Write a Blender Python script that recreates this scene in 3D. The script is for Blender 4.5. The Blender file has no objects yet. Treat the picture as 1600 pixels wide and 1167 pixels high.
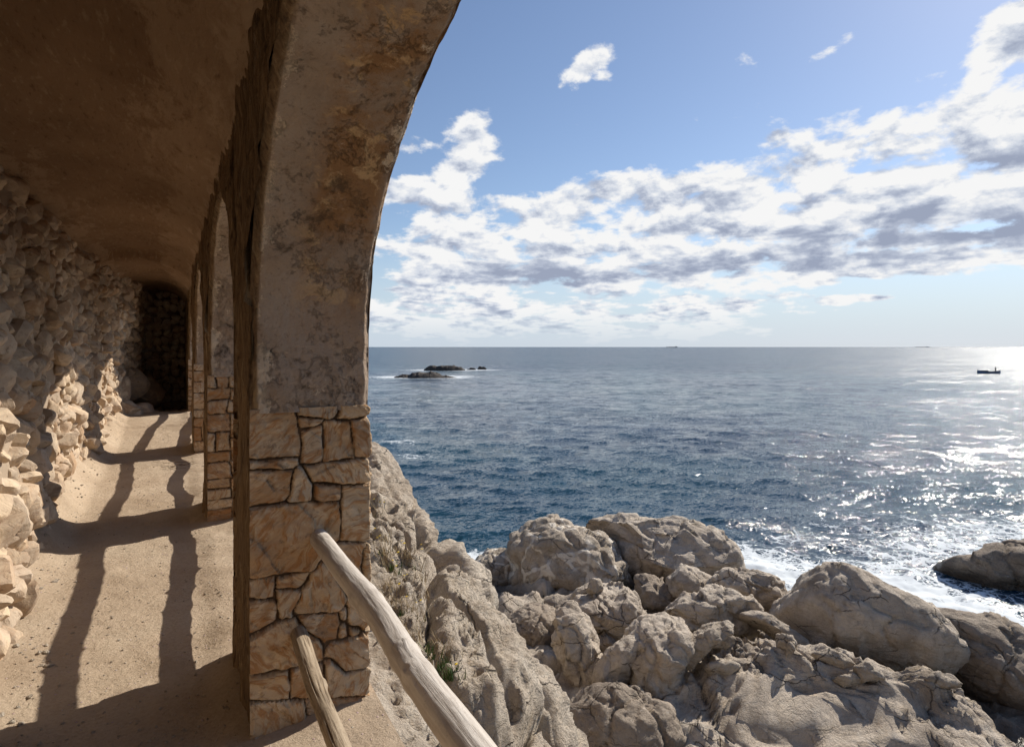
import bpy, math, random
import numpy as np
from mathutils import Vector
C = bpy.context.scene
COL = C.collection
rng = np.random.default_rng(7)
F = 960.0; HCAM = 1.7; SEA = -6.3
TH = math.atan(530/960.0)
SN, CS = math.sin(TH), math.cos(TH)

def at(px, py, d):
    """world point seen at photo pixel (px,py) at distance d along the view axis"""
    r = (px-800)/F*d; u = (542-py)/F*d
    return np.array([r*CS+d*SN, -r*SN+d*CS, HCAM+u])

# ------------------------------------------------------------ numpy noise
def _hash(ix, iy, iz, s):
    h = (ix.astype(np.int64)*374761393 + iy.astype(np.int64)*668265263 + iz.astype(np.int64)*2147483647 + s*1274126177) & 0xffffffff
    h = ((h ^ (h >> 13))*1274126177) & 0xffffffff
    h = ((h ^ (h >> 16))*2246822519) & 0xffffffff
    return ((h ^ (h >> 15)) & 0xffffff)/float(0xffffff)
def vnoise(p, s=0):
    i = np.floor(p).astype(np.int64); f = p-i
    w = f*f*f*(f*(f*6-15)+10)
    out = 0
    for a in (0, 1):
        wa = w[:, 0] if a else 1-w[:, 0]
        for b in (0, 1):
            wb = w[:, 1] if b else 1-w[:, 1]
            for c in (0, 1):
                wc = w[:, 2] if c else 1-w[:, 2]
                out = out + wa*wb*wc*_hash(i[:, 0]+a, i[:, 1]+b, i[:, 2]+c, s)
    return out*2-1
def fbm(p, octv=4, s=0, gain=0.5):
    a, t, n = 1.0, 0, 0
    p = np.array(p, float)
    for k in range(octv):
        t = t+a*vnoise(p+k*17.3, s+k); n += a; a *= gain; p = p*2.03
    return t/n
def ridged(p, octv=4, s=0):
    a, t, n = 1.0, 0, 0
    p = np.array(p, float)
    for k in range(octv):
        t = t+a*(1-np.abs(vnoise(p+k*9.1, s+k))*2); n += a; a *= 0.5; p = p*2.1
    return t/n
def worley(p, s=0):
    i = np.floor(p).astype(np.int64)
    f1 = np.full(len(p), 9.0); f2 = np.full(len(p), 9.0); cid = np.zeros(len(p))
    for a in (-1, 0, 1):
        for b in (-1, 0, 1):
            for c in (-1, 0, 1):
                x, y, z = i[:, 0]+a, i[:, 1]+b, i[:, 2]+c
                q = np.stack([x+_hash(x, y, z, s), y+_hash(x, y, z, s+1), z+_hash(x, y, z, s+2)], 1)
                d = np.sqrt(((q-p)**2).sum(1)); k = _hash(x, y, z, s+3)
                m = d < f1
                f2 = np.where(m, f1, np.minimum(f2, d)); cid = np.where(m, k, cid); f1 = np.where(m, d, f1)
    return f1, f2, cid
def facets(p, s=0):
    """broken-rock planes: inside each cell the surface is a tilted plane, with steps between cells"""
    i = np.floor(p).astype(np.int64); f1 = np.full(len(p), 9.0); best = np.zeros((len(p), 3)); ks = np.zeros((len(p), 3))
    for a in (-1, 0, 1):
        for b in (-1, 0, 1):
            for c in (-1, 0, 1):
                x, y, z = i[:, 0]+a, i[:, 1]+b, i[:, 2]+c
                q = np.stack([x+_hash(x, y, z, s), y+_hash(x, y, z, s+1), z+_hash(x, y, z, s+2)], 1)
                d = ((q-p)**2).sum(1); m = d < f1; f1 = np.where(m, d, f1)
                best[m] = q[m]; ks[m, 0] = x[m]; ks[m, 1] = y[m]; ks[m, 2] = z[m]
    k = ks.astype(np.int64)
    dr = np.stack([_hash(k[:, 0], k[:, 1], k[:, 2], s+j) for j in (5, 6, 7)], 1)*2-1
    off = _hash(k[:, 0], k[:, 1], k[:, 2], s+8)-.5
    return np.clip(((p-best)*dr).sum(1)*1.1+off*.5, -.55, .55)
def sstep(a, b, x):
    t = np.clip((x-a)/(b-a), 0, 1); return t*t*(3-2*t)

# ------------------------------------------------------------ mesh helpers
def mk(name, V, Fc, mat, parent=None, smooth=True, attrs=None, sharp=None):
    me = bpy.data.meshes.new(name)
    V = np.ascontiguousarray(V, dtype=np.float32)
    groups = Fc if isinstance(Fc, list) else [Fc]
    me.vertices.add(len(V)); me.vertices.foreach_set('co', V.ravel())
    loops = np.concatenate([g.ravel() for g in groups]).astype(np.int32)
    tot = np.concatenate([np.full(len(g), g.shape[1]) for g in groups]).astype(np.int32)
    st = np.concatenate([[0], np.cumsum(tot)[:-1]]).astype(np.int32)
    me.loops.add(len(loops)); me.loops.foreach_set('vertex_index', loops)
    me.polygons.add(len(tot)); me.polygons.foreach_set('loop_start', st)
    me.polygons.foreach_set('use_smooth', np.full(len(tot), bool(smooth)))
    me.update(calc_edges=True); me.validate()
    if attrs:
        for k, v in attrs.items():
            a = me.attributes.new(k, 'FLOAT', 'POINT'); a.data.foreach_set('value', np.asarray(v, np.float32))
    if sharp: me.set_sharp_from_angle(angle=math.radians(sharp))
    me.materials.append(mat)
    o = bpy.data.objects.new(name, me); COL.objects.link(o)
    if parent: o.parent = parent
    return o
def grid_faces(nu, nv, off=0, flip=False):
    i = np.arange(nu*nv).reshape(nu, nv)+off
    f = np.stack([i[:-1, :-1].ravel(), i[1:, :-1].ravel(), i[1:, 1:].ravel(), i[:-1, 1:].ravel()], 1)
    return f[:, ::-1] if flip else f
def tag(o, label=None, cat=None, group=None, kind=None):
    if label: o['label'] = label
    if cat: o['category'] = cat
    if group: o['group'] = group
    if kind: o['kind'] = kind
    return o
def empty(name, loc=(0, 0, 0)):
    o = bpy.data.objects.new(name, None); COL.objects.link(o); o.location = loc; o.empty_display_size = .2
    return o
_ico = {}
def ico(n):
    if n not in _ico:
        import bmesh
        bm = bmesh.new(); bmesh.ops.create_icosphere(bm, subdivisions=n, radius=1)
        V = np.array([v.co[:] for v in bm.verts]); T = np.array([[v.index for v in f.verts] for f in bm.faces])
        bm.free(); _ico[n] = (V, T)
    return _ico[n]
def vert_normals(V, Fc):
    n = np.zeros_like(V)
    e1 = V[Fc[:, 1]]-V[Fc[:, 0]]; e2 = V[Fc[:, 2]]-V[Fc[:, 0]]
    fn = np.cross(e1, e2)
    for k in range(Fc.shape[1]): np.add.at(n, Fc[:, k], fn)
    return n/np.maximum(np.linalg.norm(n, axis=1, keepdims=True), 1e-9)
def merge(parts):
    """parts: list of (V,F); returns joined V,F"""
    Vs, Fs, o = [], [], 0
    for V, Fc in parts:
        Vs.append(V); Fs.append(Fc+o); o += len(V)
    return np.concatenate(Vs), np.concatenate(Fs)

# ------------------------------------------------------------ node helper
class NT:
    def __init__(s, nt): s.nt = nt; s.nt.nodes.clear()
    def n(s, t, props=None, ins=None):
        nd = s.nt.nodes.new(t)
        for k, v in (props or {}).items(): setattr(nd, k, v)
        for k, v in (ins or {}).items():
            if isinstance(v, bpy.types.NodeSocket): s.nt.links.new(v, nd.inputs[k])
            else: nd.inputs[k].default_value = v
        return nd
    def math(s, op, a, b=0.0, c=None, clamp=False):
        ins = {0: a, 1: b}
        if c is not None: ins[2] = c
        return s.n('ShaderNodeMath', {'operation': op, 'use_clamp': clamp}, ins).outputs[0]
    def noise(s, vec, scale, detail=6, rough=0.55, dist=0.0, col=False):
        nd = s.n('ShaderNodeTexNoise', None, {'Vector': vec, 'Scale': scale, 'Detail': detail, 'Roughness': rough, 'Distortion': dist})
        return nd.outputs['Color' if col else 'Fac']
    def ramp(s, fac, stops, interp='LINEAR'):
        nd = s.n('ShaderNodeValToRGB', None, {'Fac': fac}); cr = nd.color_ramp; cr.interpolation = interp
        while len(cr.elements) < len(stops): cr.elements.new(0.5)
        for e, (p, c) in zip(cr.elements, stops):
            e.position = p; e.color = (c[0], c[1], c[2], 1) if not isinstance(c, (int, float)) else (c, c, c, 1)
        return nd.outputs['Color']
    def mix(s, fac, a, b, blend='MIX'):
        nd = s.n('ShaderNodeMix', {'data_type': 'RGBA', 'blend_type': blend})
        for k, v in ((0, fac), (6, a), (7, b)):
            if isinstance(v, bpy.types.NodeSocket): s.nt.links.new(v, nd.inputs[k])
            elif k == 0: nd.inputs[0].default_value = v
            else: nd.inputs[k].default_value = (v[0], v[1], v[2], 1)
        return nd.outputs[2]
    def mapr(s, v, a, b, c=0.0, d=1.0, interp='SMOOTHSTEP'):
        return s.n('ShaderNodeMapRange', {'interpolation_type': interp}, {'Value': v, 'From Min': a, 'From Max': b, 'To Min': c, 'To Max': d}).outputs[0]
    def vscale(s, v, sc, loc=(0, 0, 0), rot=(0, 0, 0)):
        return s.n('ShaderNodeMapping', None, {'Vector': v, 'Scale': sc, 'Location': loc, 'Rotation': rot}).outputs[0]
def new_mat(name):
    m = bpy.data.materials.new(name); m.use_nodes = True
    return m, NT(m.node_tree)
def finish(t, color, rough, height=None, dist=0.02, strength=1.0, extra=None, spec=0.3):
    ins = {'Base Color': color, 'Roughness': rough, 'Specular IOR Level': spec}
    if height is not None:
        ins['Normal'] = t.n('ShaderNodeBump', None, {'Height': height, 'Distance': dist, 'Strength': strength}).outputs[0]
    p = t.n('ShaderNodeBsdfPrincipled', None, ins)
    t.n('ShaderNodeOutputMaterial', None, {'Surface': p.outputs[0]})
    return p
# ============================================================ MATERIALS
def attr(t, name): return t.n('ShaderNodeAttribute', {'attribute_name': name}).outputs['Fac']
def pos(t): return t.n('ShaderNodeNewGeometry').outputs['Position']

def mat_shore_rock(name, warm, mid, dark, veins=0.35, scale=1.0, wet=True, vein_col=(0.56, 0.48, 0.385), vw=0.022, vs=0.8):
    m, t = new_mat(name); P = pos(t)
    big = t.noise(P, 0.9*scale, 5, 0.6, 0.4)
    fine = t.noise(P, 9*scale, 9, 0.68)
    grain = t.noise(P, 60*scale, 4, 0.7)
    col = t.ramp(big, [(0.30, dark), (0.47, mid), (0.66, warm)])
    col = t.mix(t.mapr(fine, 0.35, 0.68), col, t.mix(0.38, col, dark), 'MIX')
    # brown-black lichen and weather stains
    st = t.noise(t.vscale(P, (1, 1, .35)), 3.1*scale, 8, 0.7, 0.6)
    col = t.mix(t.mapr(st, 0.56, 0.70, 0, 0.42), col, (0.12, 0.095, 0.07))
    rs = t.noise(P, 1.4*scale, 7, .7, .8)
    col = t.mix(t.mapr(rs, .58, .72, 0, .38), col, (0.42, 0.27, 0.15))
    col = t.mix(t.mapr(t.noise(P, 5.5*scale, 8, .72, .2), .58, .66, 0, .5), col, (0.66, 0.60, 0.51))
    # pale quartz veins
    wv = t.n('ShaderNodeTexVoronoi', {'feature': 'DISTANCE_TO_EDGE'}, {'Vector': t.mix(0.12, P, t.noise(P, 1.3, 4, .6, 0, True), 'ADD'), 'Scale': vs*scale}).outputs['Distance']
    vm = t.math('MULTIPLY', t.mapr(wv, vw*.45, vw, 1, 0), t.mapr(big, 0.42, 0.5, 0, veins))
    col = t.mix(vm, col, vein_col)
    # joints and hairline cracks with dirt in them, broken up so that they come and go
    Pc = t.mix(0.30, P, t.noise(P, 1.7, 5, .65, 0, True), 'ADD')
    def joint(sc, wd, an, loc):
        d = t.n('ShaderNodeTexVoronoi', {'feature': 'DISTANCE_TO_EDGE'}, {'Vector': t.vscale(Pc, an, loc, (.3, .5, .2)), 'Scale': sc}).outputs['Distance']
        return t.math('MULTIPLY', t.mapr(d, 0, wd, 1, 0), t.mapr(t.noise(P, sc*.9, 3, .6), .46, .58))
    jt = t.math('MAXIMUM', joint(.9*scale, .022, (1, 1, 2.2), (0, 0, 0)), t.math('MULTIPLY', joint(2.3*scale, .016, (1, .6, 2.4), (4, 1, 0)), .45))
    col = t.mix(t.math('MULTIPLY', jt, .75), col, (0.06, 0.045, 0.03))
    col = t.mix(t.mapr(grain, 0.4, 0.75, 0, .25), col, (0.13, 0.11, 0.09))
    rough = 0.82
    if wet:
        z = t.n('ShaderNodeSeparateXYZ', None, {0: P}).outputs['Z']
        w = t.mapr(t.math('ADD', z, t.math('MULTIPLY', fine, 0.35)), SEA+0.35, SEA+0.95, 1, 0)
        col = t.mix(t.math('MULTIPLY', w, .72), col, (0.035, 0.028, 0.022))
        rough = t.mapr(w, 0, 1, 0.85, 0.32)
    h = t.math('ADD', t.math('MULTIPLY', fine, 0.8), t.math('MULTIPLY', grain, 0.10))
    h = t.math('ADD', h, t.math('MULTIPLY', t.noise(t.vscale(P, (1, 1, 3.2), (0, 0, 0), (0.5, 0.3, 0)), 2.6*scale, 7, .62), 1.2))
    h = t.math('ADD', h, t.math('MULTIPLY', t.noise(P, 24*scale, 6, .7), .28))
    h = t.math('SUBTRACT', h, t.math('MULTIPLY', jt, 0.35))
    h = t.math('ADD', h, t.math('MULTIPLY', vm, 0.25))
    finish(t, col, rough, h, 0.085, 1.0)
    return m
M = {}
M['rock'] = mat_shore_rock('shore_rock', (0.66, 0.57, 0.465), (0.54, 0.455, 0.365), (0.35, 0.285, 0.22))
M['rock_pale'] = mat_shore_rock('pale_veined_rock', (0.60, 0.52, 0.42), (0.50, 0.42, 0.33), (0.33, 0.265, 0.2), 0.6)
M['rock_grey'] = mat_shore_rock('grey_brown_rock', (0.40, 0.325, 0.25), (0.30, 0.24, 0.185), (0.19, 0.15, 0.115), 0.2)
M['rock_veined'] = mat_shore_rock('boulder_with_pale_veins', (0.56, 0.475, 0.385), (0.45, 0.375, 0.295), (0.30, 0.245, 0.185), 1.0, 1.0, True, (0.80, 0.72, 0.61), .085, 1.3)
M['rock_dark'] = mat_shore_rock('dark_reef_rock', (0.07, 0.055, 0.045), (0.045, 0.036, 0.03), (0.025, 0.02, 0.018), 0.0, 0.5, False)
M['cliff'] = mat_shore_rock('cliff_rock', (0.68, 0.595, 0.49), (0.57, 0.48, 0.38), (0.38, 0.30, 0.22), 0.5, 1.5, False)

def mat_sand():
    m, t = new_mat('sandy_path'); P = pos(t)
    big = t.noise(P, 1.1, 5, 0.6); fine = t.noise(P, 45, 6, 0.75); g = t.noise(P, 260, 3, 0.8)
    col = t.ramp(big, [(0.3, (0.40, 0.305, 0.215)), (0.5, (0.49, 0.385, 0.28)), (0.7, (0.55, 0.445, 0.33))])
    col = t.mix(t.mapr(fine, 0.4, 0.75, 0, 0.45), col, (0.30, 0.215, 0.145))
    col = t.mix(t.mapr(g, 0.58, 0.72, 0, 0.6), col, (0.20, 0.15, 0.11))
    pb = t.n('ShaderNodeTexVoronoi', None, {'Vector': P, 'Scale': 42})
    pm = t.mapr(pb.outputs['Distance'], 0.16, 0.26, 1, 0)
    pick = t.mapr(t.n('ShaderNodeSeparateColor', None, {0: pb.outputs['Color']}).outputs[0], 0.80, 0.82)
    pk = t.math('MULTIPLY', pm, pick)
    col = t.mix(pk, col, t.mix(0.88, pb.outputs['Color'], (0.42, 0.37, 0.31), 'MIX'))
    h = t.math('ADD', t.math('ADD', t.math('MULTIPLY', fine, 1.0), t.math('MULTIPLY', t.noise(P, 9, 5, .6), 2.2)), t.math('MULTIPLY', g, 0.35)); h = t.math('ADD', h, t.math('MULTIPLY', pk, 0.5))
    finish(t, col, 0.95, h, 0.012, 0.9, spec=.1); return m
M['sand'] = mat_sand()

def mat_plaster():
    """weathered render: grey-brown base with ochre, black and pale flaked patches"""
    m, t = new_mat('weathered_render'); P = pos(t)
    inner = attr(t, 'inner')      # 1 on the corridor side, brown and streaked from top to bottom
    a = t.noise(P, 1.9, 8, 0.62, 0.5); b = t.noise(P, 6.5, 9, 0.72, 0.3); f = t.noise(P, 38, 6, 0.75)
    g2 = t.noise(t.vscale(P, (1, 1, 1), (4.2, 1, 7)), 3.2, 9, 0.74, 0.25)
    sx = t.noise(t.vscale(P, (24, 24, 2.6)), 1.0, 9, 0.74, 1.0)
    grey = t.ramp(a, [(0.30, (0.34, 0.25, 0.18)), (0.50, (0.45, 0.35, 0.265)), (0.70, (0.53, 0.43, 0.345))])
    och = attr(t, 'ochre')
    grey = t.mix(t.math('MULTIPLY', och, t.mapr(g2, 0.36, 0.60)), grey, (0.36, 0.205, 0.10))
    grey = t.mix(t.math('MULTIPLY', t.math('MULTIPLY', och, 1.0), t.mapr(b, 0.53, 0.62, 0, .9)), grey, (0.64, 0.43, 0.23))
    grey = t.mix(t.mapr(b, 0.33, 0.43, 0.75, 0), grey, (0.075, 0.05, 0.032))
    grey = t.mix(t.mapr(t.noise(P, 2.4, 9, .72, .3), 0.58, 0.66, 0, .8), grey, (0.10, 0.068, 0.043))
    pale = t.noise(t.vscale(P, (1, 1, .8), (9, 3, 1)), 4.0, 10, 0.78)
    edge = attr(t, 'edge')
    grey = t.mix(t.mapr(t.math('ADD', pale, t.math('MULTIPLY', edge, .15)), 0.625, 0.655, 0, .9), grey, (0.74, 0.60, 0.44))
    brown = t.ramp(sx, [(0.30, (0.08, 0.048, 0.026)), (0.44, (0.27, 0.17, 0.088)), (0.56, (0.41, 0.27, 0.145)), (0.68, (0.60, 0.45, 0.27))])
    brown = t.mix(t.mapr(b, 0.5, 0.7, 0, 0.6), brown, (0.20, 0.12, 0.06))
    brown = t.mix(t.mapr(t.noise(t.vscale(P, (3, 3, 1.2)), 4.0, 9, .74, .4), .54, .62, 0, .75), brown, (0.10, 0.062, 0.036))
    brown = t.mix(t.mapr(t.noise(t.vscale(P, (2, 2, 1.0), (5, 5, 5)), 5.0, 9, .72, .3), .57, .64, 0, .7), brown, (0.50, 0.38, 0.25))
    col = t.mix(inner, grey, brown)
    col = t.mix(t.mapr(f, 0.3, 0.46, 0.5, 0), col, (0.11, 0.07, 0.045))
    h = t.math('ADD', t.math('MULTIPLY', b, 1.0), t.math('MULTIPLY', f, 0.45))
    h = t.math('ADD', h, t.math('MULTIPLY', t.math('MULTIPLY', sx, inner), 1.3))
    h = t.math('ADD', h, t.math('MULTIPLY', t.mapr(pale, 0.52, 0.56), 0.2))
    finish(t, col, 0.92, h, 0.035, 1.0, spec=.15); return m
M['plaster'] = mat_plaster()

def mat_vault():
    m, t = new_mat('stained_vault_render'); P = pos(t)
    a = t.noise(t.vscale(P, (1, .8, 1)), 0.9, 7, 0.62, 0.6); s = t.noise(t.vscale(P, (6, 1.3, 3), (0, 0, 0), (0, 0, .5)), 4.0, 8, 0.7)
    f = t.noise(P, 30, 7, 0.75)
    side = attr(t, 'side')        # how near the springing of the vault: paler towards it
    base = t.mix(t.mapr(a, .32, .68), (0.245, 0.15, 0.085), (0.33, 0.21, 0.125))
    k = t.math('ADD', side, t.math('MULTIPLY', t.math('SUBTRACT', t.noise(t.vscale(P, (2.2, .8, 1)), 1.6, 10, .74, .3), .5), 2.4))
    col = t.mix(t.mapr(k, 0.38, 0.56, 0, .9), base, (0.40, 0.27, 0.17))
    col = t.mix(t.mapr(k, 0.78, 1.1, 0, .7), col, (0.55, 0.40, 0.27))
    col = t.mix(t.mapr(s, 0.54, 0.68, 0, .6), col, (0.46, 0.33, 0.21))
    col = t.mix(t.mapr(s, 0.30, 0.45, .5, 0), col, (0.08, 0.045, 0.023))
    h = t.math('ADD', t.math('MULTIPLY', s, 1.0), t.math('MULTIPLY', f, 0.6))
    finish(t, col, 0.95, h, 0.03, 0.9, spec=.1); return m
M['vault'] = mat_vault()

def mat_stone(name, ramp, mortar, fs=1.0, sw=.75):
    """masonry: attribute id = one value per stone, gap = 1 in the joint"""
    m, t = new_mat(name); P = pos(t)
    idv = attr(t, 'sid'); gap = attr(t, 'gap')
    off = t.n('ShaderNodeCombineXYZ', None, {0: t.math('MULTIPLY', idv, 37.0), 1: t.math('MULTIPLY', idv, 91.0), 2: t.math('MULTIPLY', idv, 53.0)}).outputs[0]
    Q = t.n('ShaderNodeVectorMath', {'operation': 'ADD'}, {0: P, 1: off}).outputs[0]
    col = t.ramp(idv, ramp)
    a = t.noise(Q, 5*fs, 8, 0.68, 0.9); b = t.noise(Q, 22*fs, 7, 0.7, .4); Qr = t.n('ShaderNodeVectorRotate', {'rotation_type': 'AXIS_ANGLE'}, {'Vector': Q, 'Axis': (.2, 1, .1), 'Angle': t.math('MULTIPLY', idv, 6.28)}).outputs[0]
    Qr = t.mix(.18, Qr, t.noise(Q, 4.0, 3, .5, 0, True), 'ADD')
    c = t.noise(t.vscale(Qr, (4, 4, 15)), 2.2*fs, 5, .6, 1.0)
    col = t.mix(t.mapr(a, 0.46, 0.64, 0, .75), col, (0.66, 0.52, 0.36))
    col = t.mix(t.mapr(c, 0.47, 0.62, 0, sw), col, (0.36, 0.165, 0.055))
    col = t.mix(t.mapr(b, 0.30, 0.46, 0.65, 0), col, (0.13, 0.08, 0.045))
    col = t.mix(gap, col, mortar)
    h = t.math('ADD', t.math('MULTIPLY', a, 1.0), t.math('MULTIPLY', b, 0.5)); h = t.math('ADD', h, t.math('MULTIPLY', c, sw*1.3))
    finish(t, col, 0.88, h, 0.02, 0.9, spec=.2); return m
M['masonry'] = mat_stone('ochre_masonry', [(0, (0.41, 0.25, 0.13)), (0.35, (0.53, 0.38, 0.235)), (0.7, (0.52, 0.40, 0.275)), (1, (0.37, 0.215, 0.11))], (0.15, 0.095, 0.055))
M['rubble'] = mat_stone('rubble_stones', [(0, (0.32, 0.235, 0.165)), (0.3, (0.50, 0.40, 0.30)), (0.5, (0.40, 0.315, 0.235)), (0.7, (0.54, 0.44, 0.335)), (0.85, (0.40, 0.26, 0.155)), (1, (0.60, 0.50, 0.395))], (0.36, 0.28, 0.205), .9, .15)

def mat_wood(name, c1, c2, c3, rough=.8):
    m, t = new_mat(name); P = pos(t)
    g = t.noise(t.vscale(P, (34, 2.2, 34)), 1.0, 8, 0.66, 1.2); b = t.noise(P, 7, 6, .65); s = t.noise(P, 90, 4, .7)
    col = t.ramp(g, [(0.28, c1), (0.5, c2), (0.72, c3)])
    col = t.mix(t.mapr(b, .53, .68, 0, .5), col, c1)
    col = t.mix(t.mapr(s, .34, .42, .4, 0), col, c1)
    finish(t, col, rough, t.math('ADD', g, t.math('MULTIPLY', b, .5)), 0.006, .8, spec=.25); return m
M['wood'] = mat_wood('silvered_log', (0.33, 0.275, 0.225), (0.52, 0.465, 0.405), (0.64, 0.59, 0.53), .6)
M['wood_old'] = mat_wood('cracked_old_log', (0.12, 0.085, 0.055), (0.33, 0.255, 0.175), (0.44, 0.36, 0.26))

def mat_simple(name, col, rough=.8, var=.25, sc=20, back=None):
    m, t = new_mat(name); P = pos(t)
    n = t.noise(P, sc, 5, .6)
    c = t.mix(n, tuple(x*(1-var) for x in col), tuple(min(1, x*(1+var)) for x in col))
    finish(t, c, rough, n, .01, .3); return m
M['grass'] = mat_simple('green_blade', (0.075, 0.12, 0.03), .6)
M['straw'] = mat_simple('dry_stalk', (0.36, 0.27, 0.15), .9)
M['flower'] = mat_simple('yellow_petal', (0.80, 0.56, 0.03), .6, .1)
M['dirt'] = mat_simple('stony_dirt', (0.30, 0.20, 0.125), .95, .5, 12)
M['boat_white'] = mat_simple('white_hull_paint', (0.62, 0.64, 0.66), .4, .05)
M['boat_blue'] = mat_simple('dark_blue_hull_paint', (0.07, 0.13, 0.24), .4, .05)
M['boat_dark'] = mat_simple('dark_fittings', (0.03, 0.03, 0.035), .5, .1)
M['cloth'] = mat_simple('dark_clothes', (0.02, 0.022, 0.03), .9, .1)
M['skin'] = mat_simple('skin', (0.42, 0.26, 0.18), .6, .1)
M['ship'] = mat_simple('ship_grey', (0.12, 0.13, 0.15), .6, .1)

def mat_sea():
    m, t = new_mat('sea_water'); P = pos(t)
    Pf = t.n('ShaderNodeVectorMath', {'operation': 'MULTIPLY'}, {0: P, 1: (1, 1, 0)}).outputs[0]
    fz = attr(t, 'foam'); far = attr(t, 'far')
    # facets of the small waves as slopes, several sizes, steeper across the wind
    N = t.n('ShaderNodeNewGeometry').outputs['Normal']
    def slopes(scale, det, amt, loc, an=(1, 1, 1)):
        c = t.noise(t.vscale(Pf, an, loc, (0, 0, .35)), scale, det, .6, .2, True)
        v = t.n('ShaderNodeVectorMath', {'operation': 'SUBTRACT'}, {0: c, 1: (.5, .5, .5)}).outputs[0]
        return t.n('ShaderNodeVectorMath', {'operation': 'MULTIPLY'}, {0: v, 1: (amt, amt, 0)}).outputs[0]
    def vadd(a, b): return t.n('ShaderNodeVectorMath', {'operation': 'ADD'}, {0: a, 1: b}).outputs[0]
    sl = vadd(vadd(slopes(.35, 2, .70, (0, 0, 0)), slopes(1.6, 3, .8, (5, 2, 0), (.7, 1.5, 1))), vadd(slopes(6.0, 3, 1.5, (9, 4, 0), (.8, 1.3, 1)), slopes(24, 2, 1.25, (1, 8, 0))))
    gust = t.mapr(t.noise(t.vscale(Pf, (1, 2.5, 1), (0, 0, 0), (0, 0, .5)), .018, 4, .6), .35, .65, .75, 1.2)
    sl = t.n('ShaderNodeVectorMath', {'operation': 'SCALE'}, {0: sl, 'Scale': gust}).outputs[0]
    NN = t.n('ShaderNodeVectorMath', {'operation': 'NORMALIZE'}, {0: vadd(N, sl)})
    patch = t.noise(t.vscale(Pf, (1, 1, 1), (0, 0, 0), (0, 0, .3)), 0.03, 4, .55)
    deep = t.mix(t.mapr(patch, .42, .62), (0.009, 0.034, 0.064), (0.010, 0.050, 0.074))
    p = t.n('ShaderNodeBsdfPrincipled', None, {'Base Color': deep, 'Roughness': t.mapr(far, 0, 1, .085, .26), 'IOR': 1.333, 'Specular IOR Level': 0.5, 'Normal': NN.outputs[0]})
    # foam: lacy threads thickening towards the rocks
    q = t.mix(0.9, Pf, t.noise(Pf, 0.7, 4, .6, 0, True), 'ADD')
    v1 = t.n('ShaderNodeTexVoronoi', {'feature': 'DISTANCE_TO_EDGE'}, {'Vector': t.mix(.35, q, t.noise(Pf, 3.0, 4, .6, 0, True), 'ADD'), 'Scale': 1.4}).outputs['Distance']
    v2 = t.n('ShaderNodeTexVoronoi', {'feature': 'DISTANCE_TO_EDGE'}, {'Vector': q, 'Scale': 4.5}).outputs['Distance']
    lace = t.math('MAXIMUM', t.mapr(v1, 0.0, 0.16, 1, 0), t.math('MULTIPLY', t.mapr(v2, 0.0, 0.14, 1, 0), .85))
    nn = t.noise(Pf, 1.1, 7, .66, .6)
    k = t.math('ADD', t.math('MULTIPLY', lace, .30), t.math('MULTIPLY', nn, 1.0))
    k = t.math('ADD', k, t.math('MULTIPLY', t.noise(Pf, 9, 5, .7), .35))
    k = t.math('ADD', k, t.math('MULTIPLY', fz, 0.62))
    fm = t.mapr(k, 1.04, 1.30, 0, .97)
    fm = t.math('MULTIPLY', fm, t.mapr(fz, 0.02, .12))
    foam = t.n('ShaderNodeBsdfDiffuse', None, {'Color': (0.72, 0.76, 0.78, 1)})
    mx = t.n('ShaderNodeMixShader', None, {0: fm, 1: p.outputs[0], 2: foam.outputs[0]})
    t.n('ShaderNodeOutputMaterial', None, {'Surface': mx.outputs[0]}); return m
M['sea'] = mat_sea()

M['twig'] = mat_simple('dry_twig', (0.14, 0.09, 0.055), .9)
# ============================================================ THE GALLERY
XI, XO = 0.29, 0.81            # corridor face and sea face of the arcade
PIL = [(-5.35, -4.45), (-1.45, -0.60), (2.87, 3.69), (6.55, 7.45), (10.9, 11.8), (14.9, 17.5)]
BT = 1.43                      # top of the stone bases
ZTOP = 3.6
def xb(y): return np.interp(y, [-6, 3.3, 4.0, 5.2, 7, 9, 14, 19], [-.74, -.72, -.78, -.93, -1.05, -1.08, -1.05, -.8])
def xt(y): return np.interp(y, [-6, 4, 8, 12, 15, 19], [-1.36, -1.32, -1.18, -1.05, -.78, -.62])
def vz(x, y):
    """underside of the vault"""
    a = xt(y)-0.25; c = (a+XI)/2; h = (XI-a)/2
    k = np.clip(1-((x-c)/h)**2, 0, 1)
    return 2.93+0.36*np.sqrt(k)*(0.55+0.45*np.sqrt(k))-0.12*sstep(11.9, 12.0, y)-.0*y
def floor_z(x, y):
    p = np.stack([x, y, 0*x], 1)
    z = 0.02*fbm(p*1.3, 3, 5)+0.008*fbm(p*7, 3, 6)
    z = z+0.26*sstep(11.0, 14.6, y)+0.03*sstep(13.35, 13.42, y)-0.9*sstep(15.4, 18, y)
    z = z+(0.24+.16*fbm(p*2.6, 3, 8))*sstep(0.30, -0.12, x-xb(y))*(.12+.88*sstep(4.8, 7.0, y))
    z = z+0.05*sstep(.12, .32, x)*(fbm(p*3, 2, 9)*.5+.6)
    return z

gallery = tag(empty('arched_gallery', (XI, 2.87, 0)), 'vaulted seaside gallery of weathered brown render with arches standing on ochre stone pillars', 'gallery')
def child(o, par=None):
    par = par or gallery
    o.parent = par; o.matrix_parent_inverse = par.matrix_world.inverted() if False else o.matrix_parent_inverse
    return o
def rel(V, par_loc): return V-np.array(par_loc)
GL = np.array([XI, 2.87, 0])

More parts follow.
